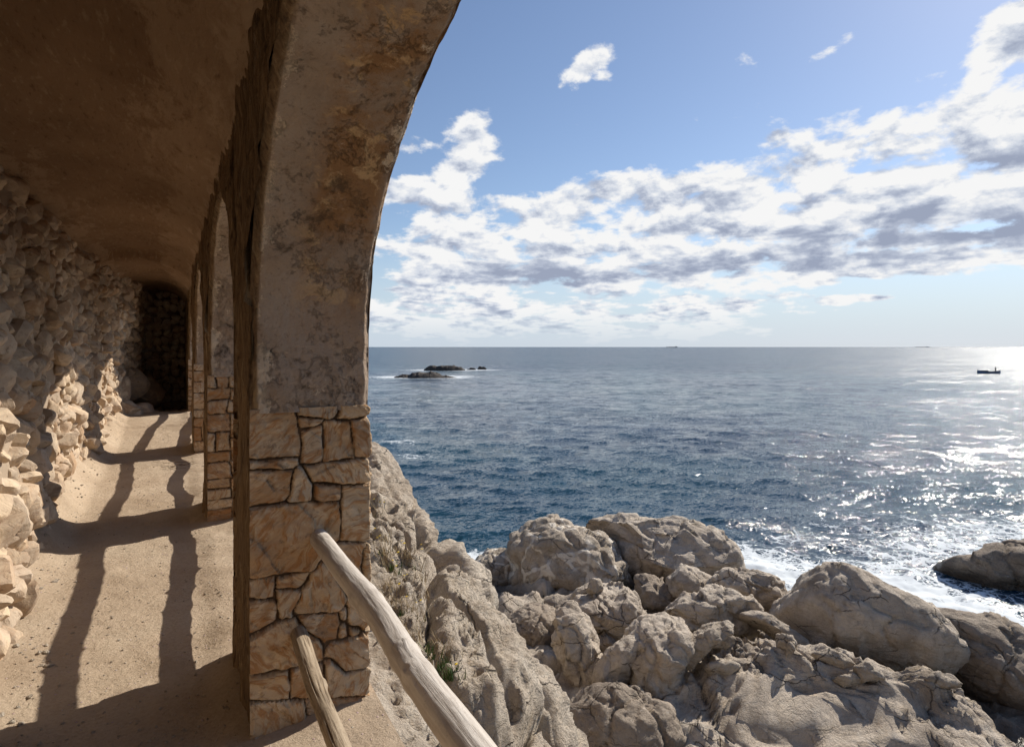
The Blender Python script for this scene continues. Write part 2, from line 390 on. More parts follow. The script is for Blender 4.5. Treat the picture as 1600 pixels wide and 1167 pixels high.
# openings between pillars: ellipse arches, a spring line at 1.62
arches = []
for (a, b) in zip(PIL[:-1], PIL[1:]):
    y0, y1 = a[1], b[0]; arches.append(((y0+y1)/2, (y1-y0)/2))
SPR = [1.62, 1.69, 1.62, 1.62, 1.62]
def arch_h(cy, a, b=1.18, zs=1.62): return cy, a, zs, b

# Build the wall as thickened profile: for each arch an intrados strip; for each face a grid with the opening cut by mapping
def wall_mesh():
    parts = []; inner = []; edge = []; och = []
    def add(V, Fc, inn, ed, oc):
        parts.append((V, Fc)); inner.append(inn); edge.append(ed); och.append(oc)
    nx = 70
    us = np.linspace(0, 1, nx)
    segs = []
    for i, (cy, a) in enumerate(arches):
        zs, b = SPR[i], 1.18
        # intrados outline from south pillar base top, over the arch, to the north base top
        n1, n2 = 26, 150
        zz = np.linspace(BT-0.02, zs, n1)
        th = np.linspace(math.pi, 0, n2)
        Y = np.concatenate([np.full(n1-1, cy-a), cy+a*np.cos(th), np.full(n1-1, cy+a)])
        Z = np.concatenate([zz[:-1], zs+b*np.sin(th), zz[:-1][::-1]])
        segs.append((Y, Z))
    return segs
segs = wall_mesh()
def rough_plaster(V, N, amp=1.0, s=0):
    d = 0.022*fbm(V*2.2, 3, 31+s)+0.012*fbm(V*9, 4, 32+s)+0.004*fbm(V*40, 2, 33+s)
    return V+N*(d*amp)[:, None]
def build_wall():
    P, A = [], {'inner': [], 'edge': [], 'ochre': []}
    # 1) intrados strips (with the reveals above the stone bases); rounded at both arrises
    prof_t = np.concatenate([np.linspace(0, .07, 9), np.linspace(.09, .91, 60), np.linspace(.93, 1, 9)])
    for (Y, Z) in segs:
        n = len(Y); dY = np.gradient(Y); dZ = np.gradient(Z); L = np.hypot(dY, dZ)+1e-9
        ny, nz = dZ/L, -dY/L          # towards the opening (right of travel)
        X = XI+(XO-XI)*prof_t
        V = np.zeros((n, len(X), 3)); V[..., 0] = X[None, :]; V[..., 1] = Y[:, None]; V[..., 2] = Z[:, None]
        N = np.zeros_like(V); N[..., 1] = ny[:, None]; N[..., 2] = nz[:, None]
        rnd = 0.030*(1-sstep(0, .055, prof_t))+0.022*sstep(.95, 1, prof_t)
        chip = 0.018*(fbm(V.reshape(-1, 3)*6, 4, 77).reshape(n, -1)-.2)
        ed = (1-sstep(0, .10, prof_t))+sstep(.90, 1, prof_t)
        V = V-N*(rnd[None, :, None])+N*(chip*ed[None, :]+.010*fbm(V.reshape(-1, 3)*26, 3, 78).reshape(n, -1)*(ed[None, :]+.15))[..., None]
        # hidden flanges close the corner behind both faces
        Lf = np.stack([V[:, 0]-N[:, 0]*o_ for o_ in (.14, .05, .012)], 1); Lf[..., 0] = XI+np.array([.022, .020, .012])
        Rt = np.stack([V[:, -1]-N[:, -1]*o_ for o_ in (.012, .05, .14)], 1); Rt[..., 0] = XO-np.array([.010, .016, .018])
        N = np.concatenate([N[:, :3], N, N[:, -3:]], 1); V = np.concatenate([Lf, V, Rt], 1); PT = np.concatenate([[0]*3, prof_t, [1]*3])
        V = rough_plaster(V.reshape(-1, 3), N.reshape(-1, 3))
        # which way round: face normal must look into the opening
        P.append((V, grid_faces(n, len(PT), flip=True)))
        T = np.broadcast_to(PT[None, :], (n, len(PT))).ravel()
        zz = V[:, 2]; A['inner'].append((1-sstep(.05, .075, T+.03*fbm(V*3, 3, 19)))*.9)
        A['edge'].append((1-sstep(0.06, .26, T))+sstep(.80, .97, T)*.6)
        zz = V[:, 2]
        A['ochre'].append(sstep(.28, .55, T)*sstep(1.55, 2.3, zz)*(1-.55*sstep(.85, 1, T))+.12)
    # 2) faces: corridor side (x=XI) and sea side (x=XO)
    ys = np.arange(-6, 19.01, .03)
    def soffit(y, e):
        z = np.full(len(y), BT-0.03)
        for (cy, a), zs in zip(arches, SPR):
            k = np.clip(1-((y-cy)/(a+e))**2, 0, None); m = np.abs(y-cy) < a+e
            z = np.where(m, zs+(1.18+e)*np.sqrt(k), z)
        return z
    # insert exact edges
    ex = []
    for (cy, a) in arches:
        for e in (.018, .024):
            A_ = a+e; ex += [cy-A_-1e-4, cy-A_+1e-4, cy+A_-1e-4, cy+A_+1e-4]+list(cy-A_+np.array([.001, .004, .01, .02]))+list(cy+A_-np.array([.001, .004, .01, .02]))
    ys = np.unique(np.concatenate([ys, ex]))
    zt = np.linspace(0, 1, 80)
    for side in (0, 1):
        bot = soffit(ys, .024 if side == 0 else .018)
        if side == 0:     # render runs to the floor on the corridor side of every pillar
            m = bot < BT; bot = np.where(m, -0.25, bot)
        V = np.zeros((len(ys), len(zt), 3)); V[..., 1] = ys[:, None]; V[..., 2] = bot[:, None]+(ZTOP-bot[:, None])*zt[None, :]
        x0 = XI if side == 0 else XO
        V[..., 0] = x0
        sg = -1 if side == 0 else 1
        N = np.zeros((V.shape[0]*V.shape[1], 3)); N[:, 0] = sg
        Vf = V.reshape(-1, 3)
        bulge = np.zeros(len(Vf))
        if side == 0:
            for (p0, p1) in PIL:     # lumpy rounded render on the pillar arrises
                u = (Vf[:, 1]-p0)/(p1-p0)
                bulge += np.where((u > 0) & (u < 1), -0.035*(np.clip(np.abs(u*2-1), 0, 1)**8), 0)
            bulge += 0.024*fbm(Vf*np.array([1, 5, 1.6]), 4, 50)*1.2+.010*facets(Vf*np.array([5, 7, 3.5]), 52)
            bulge += 0.0*fbm(Vf*np.array([1, 5, .8]), 3, 50)*(Vf[:, 2] < 3.1)+.012*fbm(Vf*np.array([1, 16, 2.0]), 3, 51)
        Vf = rough_plaster(Vf, N, 1.0 if side == 0 else .6, 3)+N*bulge[:, None]
        P.append((Vf, grid_faces(len(ys), len(zt), flip=(side == 1))))
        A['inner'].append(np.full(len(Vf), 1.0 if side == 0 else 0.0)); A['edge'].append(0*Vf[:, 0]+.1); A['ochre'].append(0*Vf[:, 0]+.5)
    # 3) reveals of the render core inside the stone bases are left to the pillar parts
    V, Fq = merge(P)
    at_ = {k: np.concatenate(v) for k, v in A.items()}
    o = mk('arcade_wall', rel(V, GL), Fq, M['plaster'], gallery, attrs=at_)
build_wall()

# ---- stone pillar bases: a height field wrapped round front, sea side and back
def poly_field(U, W, polys, gap=.006, rnd=.014, jitter=0):
    """U,W coordinates (m); returns bulge 0..1, stone id, joint mask"""
    n = len(U); best = np.full(n, -1.0); sec = np.full(n, -1.0); ids = np.zeros(n)
    wob = 0.006*vnoise(np.stack([U*22, W*22, 0*U], 1), 3)+.003*vnoise(np.stack([U*60, W*60, 0*U], 1), 4)
    for k, pl in enumerate(polys):
        pl = np.asarray(pl, float); mn = pl.min(0)-.07; mx = pl.max(0)+.07
        sel = np.where((U > mn[0]) & (U < mx[0]) & (W > mn[1]) & (W < mx[1]))[0]
        if not len(sel): continue
        u, w = U[sel], W[sel]; ins = np.zeros(len(sel), bool); dist = np.full(len(sel), 9.)
        for i in range(len(pl)):
            x1, y1 = pl[i]; x2, y2 = pl[(i+1) % len(pl)]
            c = ((y1 > w) != (y2 > w)) & (u < (x2-x1)*(w-y1)/(y2-y1+1e-12)+x1); ins ^= c
            L2 = (x2-x1)**2+(y2-y1)**2+1e-12; tt = np.clip(((u-x1)*(x2-x1)+(w-y1)*(y2-y1))/L2, 0, 1)
            dist = np.minimum(dist, np.hypot(u-x1-tt*(x2-x1), w-y1-tt*(y2-y1)))
        d = np.where(ins, dist, -dist)
        bs = best[sel]; m = d > bs; sec[sel] = np.where(m, bs, np.maximum(sec[sel], d)); j = sel[m]; best[j] = d[m]; ids[j] = ((k*0.6180339+.13) % 1)
    e = (best-sec)/2+wob*.8
    b = np.clip((e-gap)/rnd, 0, 1); b = np.sqrt(1-(1-b)**2)
    return b, ids, (e < gap*.9).astype(float)
def split_stones(w, h, seed, lo=.10, hi=.30):
    """irregular coursed rubble covering w x h, returned as polygons"""
    R = random.Random(seed); out = []
    z = 0.0
    def jit(p): 
        r = random.Random(hash((round(p[0], 4), round(p[1], 4), seed))); e = .012
        fx = 0 if (p[0] < .001 or p[0] > w-.001) else 1; fz = 0 if (p[1] < .001 or p[1] > h-.001) else 1
        return (p[0]+fx*r.uniform(-e, e)*1.5, p[1]+fz*r.uniform(-e, e))
    def cut(x0, z0, x1, z1):
        W, H = x1-x0, z1-z0
        if (W < hi and H < hi*.9 and R.random() < .75) or (W < lo*1.7 and H < lo*1.5):
            g = .004; q = [(x0+g, z0+g), (x1-g, z0+g), (x1-g, z1-g), (x0+g, z1-g)]
            if W > .13 and H > .13 and R.random() < .5:
                k = R.randrange(4); c = R.uniform(.25, .45)
                a, b = q[k], q[(k+1) % 4]; z_ = q[k-1]
                q = q[:k]+[(a[0]+(z_[0]-a[0])*c, a[1]+(z_[1]-a[1])*c), (a[0]+(b[0]-a[0])*c, a[1]+(b[1]-a[1])*c)]+q[k+1:]
            out.append([jit(p) for p in q]); return
        if W*R.uniform(.8, 1.2) > H*1.15:
            c = x0+W*R.uniform(.35, .65); cut(x0, z0, c, z1); cut(c, z0, x1, z1)
        else:
            c = z0+H*R.uniform(.3, .7); cut(x0, z0, x1, c); cut(x0, c, x1, z1)
    cut(0, 0, w, h); return out
def face_uv(cx, cy, base):   # traced on the photograph of the nearest pillar, mapped to its front face
    px, py = 340+cx/3.89, base+cy/3.89
    t = (px-800)/F; y = PIL[2][0]
    x = (y*SN+t*y*CS)/(CS-t*SN); d = x*SN+y*CS
    return (x-XI, HCAM+(542-py)/F*d)
A5 = [[(205,545),(475,530),(500,700),(500,825),(420,820),(290,845),(200,845)],
 [(483,520),(730,518),(735,560),(680,600),(480,580)], [(745,515),(955,505),(955,565),(840,600),(735,605)],
 [(490,592),(650,602),(600,638),(500,668)], [(505,672),(630,647),(640,760),(635,850),(575,880),(505,865),(525,760)],
 [(652,615),(800,615),(830,830),(650,860)], [(815,610),(955,590),(955,818),(838,825)],
 [(190,857),(495,844),(490,880),(460,905),(190,908)], [(190,917),(455,914),(440,1060),(370,1105),(190,1130)],
 [(480,895),(512,893),(578,1000),(575,1085),(440,1100),(460,940)], [(525,887),(955,840),(955,985),(830,1000),(640,985),(575,985)],
 [(588,995),(750,1012),(750,1090),(620,1095),(588,1075)]]
A6 = [[(762,-28),(955,-43),(955,295),(755,305),(752,100)], [(195,112),(300,92),(530,82),(742,72),(750,200),(738,290),(640,385),(600,465),(430,490),(195,535),(215,330)],
 [(190,547),(345,530),(345,650),(190,657)], [(362,540),(540,502),(545,540),(490,592),(362,592)], [(190,667),(350,665),(362,770),(335,802),(190,880)],
 [(355,603),(492,600),(502,640),(450,760),(382,782)], [(625,435),(700,485),(778,620),(790,655),(730,730),(580,722),(460,742),(510,622),(560,540)],
 [(645,410),(755,315),(895,325),(868,440),(880,560),(790,640),(715,480)], [(905,320),(955,310),(955,690),(905,695),(885,450)], [(795,668),(900,706),(955,706),(955,848),(860,830),(790,800)],
 [(742,732),(788,712),(786,795),(752,785)], [(195,892),(375,792),(480,790),(520,850),(605,905),(605,1040),(380,1080),(195,1115)],
 [(500,780),(730,745),(745,800),(725,905),(620,890),(530,845)], [(742,822),(780,812),(800,890),(735,903)], [(803,843),(862,837),(862,880),(803,880)],
 [(700,922),(955,858),(955,1040),(780,1100),(690,1010)], [(190,1128),(430,1100),(440,1200),(430,1260),(190,1270)], [(445,1090),(600,1055),(640,1130),(660,1250),(450,1262)],
 [(665,1120),(690,1030),(775,1110),(890,1092),(955,1055),(955,1240),(670,1255)], [(190,1285),(520,1275),(540,1420),(530,1560),(190,1560)], [(535,1275),(955,1255),(955,1420),(760,1430),(560,1415)],
 [(550,1430),(750,1440),(760,1560),(545,1560)], [(770,1440),(955,1430),(955,1560),(775,1560)]]
def make_pillar(i):
    y0, y1 = PIL[i]; w = XO-XI; L = y1-y0
    per = [w, L, w]; tot = sum(per); h = BT+.22
    front = (i == 2)
    polys = []
    if front:
        for pl in A5: polys.append([face_uv(x, y, 500) for x, y in pl])
        for pl in A6: polys.append([face_uv(x, y, 767) for x, y in pl])
        polys = [[(u, v+.22) for u, v in p] for p in polys]
        polys += [[(u+w, v) for u, v in p] for p in split_stones(L, h, 91)]+[[(u+w+L, v) for u, v in p] for p in split_stones(w, h, 92)]
    else:
        for k, (off, ww) in enumerate(((0, w), (w, L), (w+L, w))):
            polys += [[(u+off, v) for u, v in p] for p in split_stones(ww, h, 200+i*5+k)]
    step = .005 if front else .009
    s = np.arange(-.0, tot+1e-6, step); z = np.arange(0, h+1e-6, step)
    S, Z = np.meshgrid(s, z, indexing='ij'); S = S.ravel(); Zf = Z.ravel()
    b, ids, gp = poly_field(S, Zf, polys, .004 if front else .005, .008)
    X = np.where(S < w, XI+S, np.where(S < w+L, XO, XO-(S-w-L)))
    Y = np.where(S < w, y0, np.where(S < w+L, y0+S-w, y1))
    rw = .03   # soften corners
    a1 = np.clip((S-(w-rw))/(2*rw), 0, 1); a2 = np.clip((S-(w+L-rw))/(2*rw), 0, 1)
    ang = (-math.pi/2)+a1*math.pi/2+a2*math.pi/2
    N = np.stack([np.cos(ang), np.sin(ang), 0*ang], 1)
    V = np.stack([X, Y, Zf-.22], 1)
    tilt = (_hash((ids*9999).astype(np.int64), 0*Zf, 0*Zf, 5)-.4)*.022
    faceN = fbm(np.stack([V[:, 0]*9+ids*50, V[:, 1]*9, V[:, 2]*9], 1), 5, 61, .55)
    strat = ridged(np.stack([V[:, 0]*7+V[:, 2]*5+ids*31, V[:, 1]*7, V[:, 2]*13-V[:, 0]*6], 1), 3, 62)
    fc_ = facets(np.stack([V[:, 0]*8+ids*31, V[:, 1]*8, V[:, 2]*8], 1), 66)
    disp = -.018+b*(.022+tilt*.7+.012*faceN+.008*strat+.012*fc_)+(1-b)*.006*fbm(V*25, 3, 63)
    V = V+N*disp[:, None]
    V[:, 2] = np.minimum(V[:, 2], BT+.004*fbm(V*12, 2, 5))
    # cap closing to the core
    ns, nz = len(s), len(z)
    Vt = V.reshape(ns, nz, 3)[:, -1].copy(); cap = Vt.copy()
    cap[:, 0] = np.clip(cap[:, 0], XI+.04, XO-.06); cap[:, 1] = np.clip(cap[:, 1], y0+.06, y1-.06); cap[:, 2] -= .002
    allV = np.concatenate([V, cap]); idx = np.arange(ns)
    top = idx*nz+nz-1; cb = ns*nz+idx
    fc = np.stack([top[:-1], top[1:], cb[1:], cb[:-1]], 1)
    cx = [np.array([[XI+.04, y0+.06, BT-.002], [XO-.06, y0+.06, BT-.002], [XO-.06, y1-.06, BT-.002], [XI+.04, y1-.06, BT-.002]])]
    o = len(allV); allV = np.concatenate([allV]+cx)
    q = np.array([[o, o+1, o+2, o+3]])
    par_v = rel(allV, GL)
    z0 = np.zeros(len(cap)+4)
    ob = mk('pillar', par_v, np.concatenate([grid_faces(ns, nz), fc, q]), M['masonry'], gallery,
            attrs={'sid': np.concatenate([ids, z0+.5]), 'gap': np.concatenate([gp, z0])})
    if front: ob['label'] = 'nearest pillar base of large fitted ochre stones with the log railing let into it'
    return ob
for i in range(len(PIL)): make_pillar(i)

# ---- vault, and an unseen roof slab added to block light
ys = np.arange(-6, 19.01, .05); ts = np.linspace(0, 1, 90)
Yg, Tg = np.meshgrid(ys, ts, indexing='ij'); Yf, Tf = Yg.ravel(), Tg.ravel()
a = xt(Yf)-.25; Xf = a+(XI+.05-a)*(0.5-0.5*np.cos(Tf*math.pi))
Zf = vz(Xf, Yf); Vv = np.stack([Xf, Yf, Zf], 1)
Vv[:, 2] += .035*fbm(Vv*np.array([1.2, 1.2, 0]), 3, 70)+.014*fbm(Vv*np.array([8, 2.5, 0]), 4, 71)+.005*fbm(Vv*30, 2, 72)
cc = (Xf-a)/(XI-a)
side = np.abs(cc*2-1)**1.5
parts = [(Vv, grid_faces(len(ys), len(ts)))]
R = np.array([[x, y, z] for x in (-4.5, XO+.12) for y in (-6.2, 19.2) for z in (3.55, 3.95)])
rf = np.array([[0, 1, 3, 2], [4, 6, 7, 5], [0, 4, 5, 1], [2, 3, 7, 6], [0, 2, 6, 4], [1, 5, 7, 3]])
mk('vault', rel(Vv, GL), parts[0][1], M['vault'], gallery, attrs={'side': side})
mk('light_blocking_roof', rel(R, GL), rf, M['plaster'], gallery, smooth=False)
def box(x0, x1, y0, y1, z0, z1):
    return np.array([[x, y, z] for x in (x0, x1) for y in (y0, y1) for z in (z0, z1)]), rf
bv, bf = box(-4, XO, 18.9, 19.2, -1, 3.6)
mk('end_wall', rel(bv, GL), bf, M['vault'], gallery, smooth=False, attrs={'side': np.zeros(8)})
# solid wall on the sea side beyond the last arch (core)
bv, bf = box(XI+.03, XO-.03, 17.4, 19, -1, 3.5)
mk('closing_wall', rel(bv, GL), bf, M['plaster'], gallery, smooth=False)

# ---- rubble wall on the landward side
def stone_variants(n, sub=3):
    out = []
    for k in range(n):
        V, T = ico(sub); V = V.copy(); r = np.random.default_rng(900+k)
        for j in range(12):
            nrm = r.normal(size=3); nrm /= np.linalg.norm(nrm); off = r.uniform(.50, .80)
            dd = V@nrm-off; V = V-np.clip(dd, 0, None)[:, None]*nrm[None]*.93
        V *= 1+.06*fbm(V*1.6+k*5, 3, k)[:, None]+.05*fbm(V*4+k*5, 3, k)[:, None]+.09*facets(V*1.3+k*5, k)[:, None]
        out.append(V)
    return out, ico(sub)[1]
def rubble():
    var, T = stone_variants(14); r = np.random.default_rng(5)
    Vs, Fs, ids, gaps, off = [], [], [], [], 0
    def put(p, sx, sy, sz, k):
        nonlocal off
        V = var[k]*np.array([sx, sy, sz]); a, b, c = r.normal(0, .7, 3)
        ca, sa = math.cos(a), math.sin(a); V = V@np.array([[1, 0, 0], [0, ca, -sa], [0, sa, ca]])
        cb, sb = math.cos(b), math.sin(b); V = V@np.array([[cb, 0, sb], [0, 1, 0], [-sb, 0, cb]])
        Vs.append(V+p); Fs.append(T+off); off += len(V); ids.append(np.full(len(V), r.random())); gaps.append(np.zeros(len(V)))
    z = 0.02
    while z < 3.05:
        big = np.interp(z, [0, 1.2, 3], [.102, .095, .080])
        y = 1.6+r.uniform(0, .2)
        while y < 18.7:
            s = big*r.choice([.55, .8, 1.0, 1.3, 1.6], p=[.22, .28, .25, .17, .08])*np.interp(y, [3, 5, 13], [.8, 1, 1.1])
            t = z/2.95; zz = z+r.uniform(-.085, .085)+floor_z(np.array([-1.2]), np.array([y]))[0]*0
            x = xb(y)*(1-t)+xt(y)*t-.03
            bul = .10*vnoise(np.array([[y*1.1, zz*1.3, 3.3]]), 8)[0]
            put(np.array([x-.05+bul+r.uniform(-.05, .07), y, zz]), s*r.uniform(.9, 1.35), s*r.uniform(.85, 1.3), s*r.uniform(.75, 1.15), r.integers(14))
            y += s*1.55
        z += big*1.32
    # dark footing of boulders closing the corridor beyond the last arch
    for (x, y, z, s) in [(-1.05, 15.0, .38, .42), (-.80, 15.25, .32, .34), (-.62, 15.5, .28, .28), (-1.12, 14.6, .3, .25), (-1.0, 15.3, .75, .36), (-.40, 15.9, .15, .22), (-.95, 16.4, .9, .45), (-.7, 17.2, .6, .5)]:
        put(np.array([x, y, z]), s*1.15, s, s, r.integers(14))
    for zz in np.arange(-.7, 3.1, .17):
        for xx in np.arange(-1.1, .3, .19):
            put(np.array([xx+r.uniform(-.05, .05), 18.55+r.uniform(-.08, .05), zz+r.uniform(-.05, .05)]), .13, .12, .11, r.integers(14))
    V = np.concatenate(Vs); Fc = np.concatenate(Fs); idv = np.concatenate(ids); gp = np.concatenate(gaps)
    V = V+.009*np.stack([fbm(V*22, 3, 12), fbm(V*22, 3, 13), fbm(V*22, 3, 14)], 1)
    # mortar backing
    ys = np.arange(-6, 18.5, .06); zs = np.linspace(-.3, 3.3, 60)
    Y, Z = np.meshgrid(ys, zs, indexing='ij'); Y, Z = Y.ravel(), Z.ravel(); t = Z/2.95
    B = np.stack([xb(Y)*(1-t)+xt(Y)*t-.035, Y, Z], 1)
    B[:, 0] += .10*vnoise(np.stack([Y*1.1, Z*1.3, 0*Y+3.3], 1), 8)+.03*fbm(B*6, 3, 14)
    Bf = grid_faces(len(ys), len(zs), len(V))
    allV = np.concatenate([V, B])
    o = mk('rubble_wall', allV-np.array([-1, 8, 0]), [Fc, Bf], M['rubble'], None, sharp=32,
           attrs={'sid': np.concatenate([idv, np.full(len(B), .4)]), 'gap': np.concatenate([gp, np.ones(len(B))])})
    o.location = (-1, 8, 0)
    tag(o, 'rough rubble wall of knobbly tan stones along the left side of the walkway', 'wall')
rubble()

# ---- sandy path
xs = np.arange(-1.7, XO+.06, .03); ys = np.arange(-6, 18.8, .03)
X, Y = np.meshgrid(xs, ys, indexing='ij'); X, Y = X.ravel(), Y.ravel()
V = np.stack([X, Y, floor_z(X, Y)], 1)
tag(mk('path', V, grid_faces(len(xs), len(ys)), M['sand']), kind='structure')
# small stones and grit lying on it
r = np.random.default_rng(3); Vs, Fs, off = [], [], 0
iv, it = ico(1)
for k in range(2600):
    y = 2.5+12*r.random()**1.4; x = xb(y)+.05+(XI-xb(y)-.02)*r.random()
    s = .0022+.006*r.random()**4
    if abs(x-xb(y)) < .25 and r.random() < .5: s *= 2.2
    v = iv*np.array([s*r.uniform(.8, 1.6), s*r.uniform(.8, 1.6), s*.7])*(1+.25*r.normal(size=(len(iv), 1)))
    Vs.append(v+np.array([x, y, floor_z(np.array([x]), np.array([y]))[0]+s*.3])); Fs.append(it+off); off += len(iv)
tag(mk('gravel', np.concatenate(Vs), np.concatenate(Fs), M['rock_pale'], smooth=False), 'fine pale grit and pebbles scattered over the sandy walkway', 'gravel', kind='stuff')
# unseen earth mass behind the gallery, added to block light
ys = np.linspace(-60, 90, 150); xs = np.linspace(-60, -1.9, 60)
X, Y = np.meshgrid(xs, ys, indexing='ij'); X, Y = X.ravel(), Y.ravel()
Z = 3.4+(-1.9-X)*.45+1.2*fbm(np.stack([X*.15, Y*.15, 0*X], 1), 4, 3)*sstep(-2, -6, X)
V = np.stack([X, Y, Z], 1)
tag(mk('light_blocking_hill', V, grid_faces(len(xs), len(ys)), M['dirt']), kind='structure')

# dry twigs by the second pillar
Vs, Fs, off = [], [], 0; r = np.random.default_rng(17)
for k in range(26):
    a = r.uniform(0, 3.14); l = r.uniform(.05, .2); c = np.array([r.normal(.0, .13), r.normal(0, .16)]); w_ = r.uniform(.0015, .004); h0 = r.uniform(.003, .02)
    pts = []
    for t_ in (0, .5, 1):
        p_ = np.array([c[0]+math.cos(a)*l*(t_-.5)+.02*(t_ == .5)*r.normal(), c[1]+math.sin(a)*l*(t_-.5), h0+.012*r.random()])
        for q in range(3): pts.append(p_+np.array([w_*math.cos(q*2.09), w_*math.cos(q*2.09)*.3, w_*math.sin(q*2.09)]))
    Vs.append(np.array(pts)); Fs.append(np.array([[i_*3+j, i_*3+(j+1) % 3, i_*3+3+(j+1) % 3, i_*3+3+j] for i_ in range(2) for j in range(3)])+off); off += 9
o = mk('dry_twigs', np.concatenate(Vs), np.concatenate(Fs), M['twig']); o.location = (.10, 9.9, .02)
tag(o, 'small heap of dry twigs lying on the path in front of the third pillar', 'twigs', kind='stuff')
# ============================================================ LOG RAILINGS
def log(y0, y1, x, z0, z1, rad, seed, bend=.02, knots=5, crack=0.0, lump=1.0, base=(0, 0, 0)):
    n, m = 420, 96
    t = np.linspace(0, 1, n); Y = y0+(y1-y0)*t
    r = np.random.default_rng(seed); q = np.stack([Y*.9, 0*Y+seed, 0*Y], 1)
    X = x+bend*fbm(q, 2, seed)*2; Z = z0+(z1-z0)*t+bend*fbm(q+40, 2, seed+1)*1.6
    a = np.linspace(0, 2*math.pi, m, endpoint=False)
    A, Yg = np.meshgrid(a, Y); Rg = rad*(1+.10*lump*fbm(np.stack([Yg.ravel()*1.8, 0*Yg.ravel()+seed, 0*Yg.ravel()], 1), 2, 2)).reshape(A.shape)
    P = np.stack([np.cos(A).ravel()*1.6, np.sin(A).ravel()*1.6, Yg.ravel()*4+seed], 1)
    Rg = Rg*(1+.07*lump*fbm(P, 3, seed+3).reshape(A.shape)+.012*fbm(P*5, 2, seed).reshape(A.shape))
    for k in range(knots):
        ky, ka = y0+(y1-y0)*r.uniform(.05, .95), r.uniform(0, 6.28)
        dy = (Yg-ky)/(rad*r.uniform(.35, .8)); da = (np.angle(np.exp(1j*(A-ka))))/.45
        g = np.exp(-(dy**2+da**2)); Rg = Rg+rad*lump*.30*g-rad*.22*np.exp(-(dy**2+da**2)*9)
        Rg = Rg+rad*.10*lump*np.exp(-dy**2*.6)
    Rg = Rg*(1+.02*ridged(np.stack([A.ravel()*2.5, Yg.ravel()*1.6, 0*A.ravel()+seed+4], 1), 4, seed+2).reshape(A.shape)+.015*fbm(np.stack([np.cos(A).ravel()*9, np.sin(A).ravel()*9, Yg.ravel()*22], 1), 3, seed+7).reshape(A.shape))
    if crack:
        c = ridged(np.stack([A.ravel()*3.5, Yg.ravel()*1.1, 0*A.ravel()+seed], 1), 3, seed).reshape(A.shape)
        Rg = Rg-crack*rad*sstep(.55, .95, c)
    V = np.stack([X[:, None]+Rg*np.cos(A), Yg, Z[:, None]+Rg*np.sin(A)], 2).reshape(-1, 3)
    i = np.arange(n*m).reshape(n, m); j = np.roll(i, -1, axis=1)
    Fq = np.stack([i[:-1].ravel(), i[1:].ravel(), j[1:].ravel(), j[:-1].ravel()], 1)
    c0 = len(V); V = np.concatenate([V, [[X[0], Y[0]-.008, Z[0]], [X[-1], Y[-1]+.008, Z[-1]]]])
    T = np.concatenate([np.stack([np.full(m, c0), i[0], j[0]], 1), np.stack([np.full(m, c0+1), j[-1], i[-1]], 1)])
    return V-np.array(base), [Fq, T]
RL = ['weathered log railing let into the nearest pillar, running down towards the viewer',
      'log railing between nearest and second pillar, throwing the two nearest shadows on the path',
      'log railing between second and third pillar, throwing the middle pair of path shadows',
      'log railing between third and fourth pillar, throwing the farthest pair of path shadows']
for k, i in enumerate((1, 2, 3, 4)):
    y0, y1 = PIL[i][1], PIL[i+1][0]; b = (.585, (y0+y1)/2, 0)
    root = tag(empty('log_railing', b), RL[k], 'railing', 'log railings between the pillars')
    rt, rl, lm = (.043, .036, .75) if k == 0 else (.050, .050, .9)
    V, Fc = log(y0-.05, y1+.06, .565 if k == 0 else .60, .79 if k == 0 else .84, .835 if k == 0 else .88, rt, 11+k, .018 if k == 0 else .03, 9 if k == 0 else 6, 0, lm, b)
    o = mk('top_rail', V, Fc, M['wood'], root)
    V, Fc = log(y0-.05, y1+.06, .50 if k == 0 else .60, .20 if k == 0 else .40, .42, rl, 31+k, .012 if k == 0 else .03, 3 if k == 0 else 5, .28 if k == 0 else .1, lm, b)
    o = mk('lower_rail', V, Fc, M['wood_old'] if k == 0 else M['wood'], root)
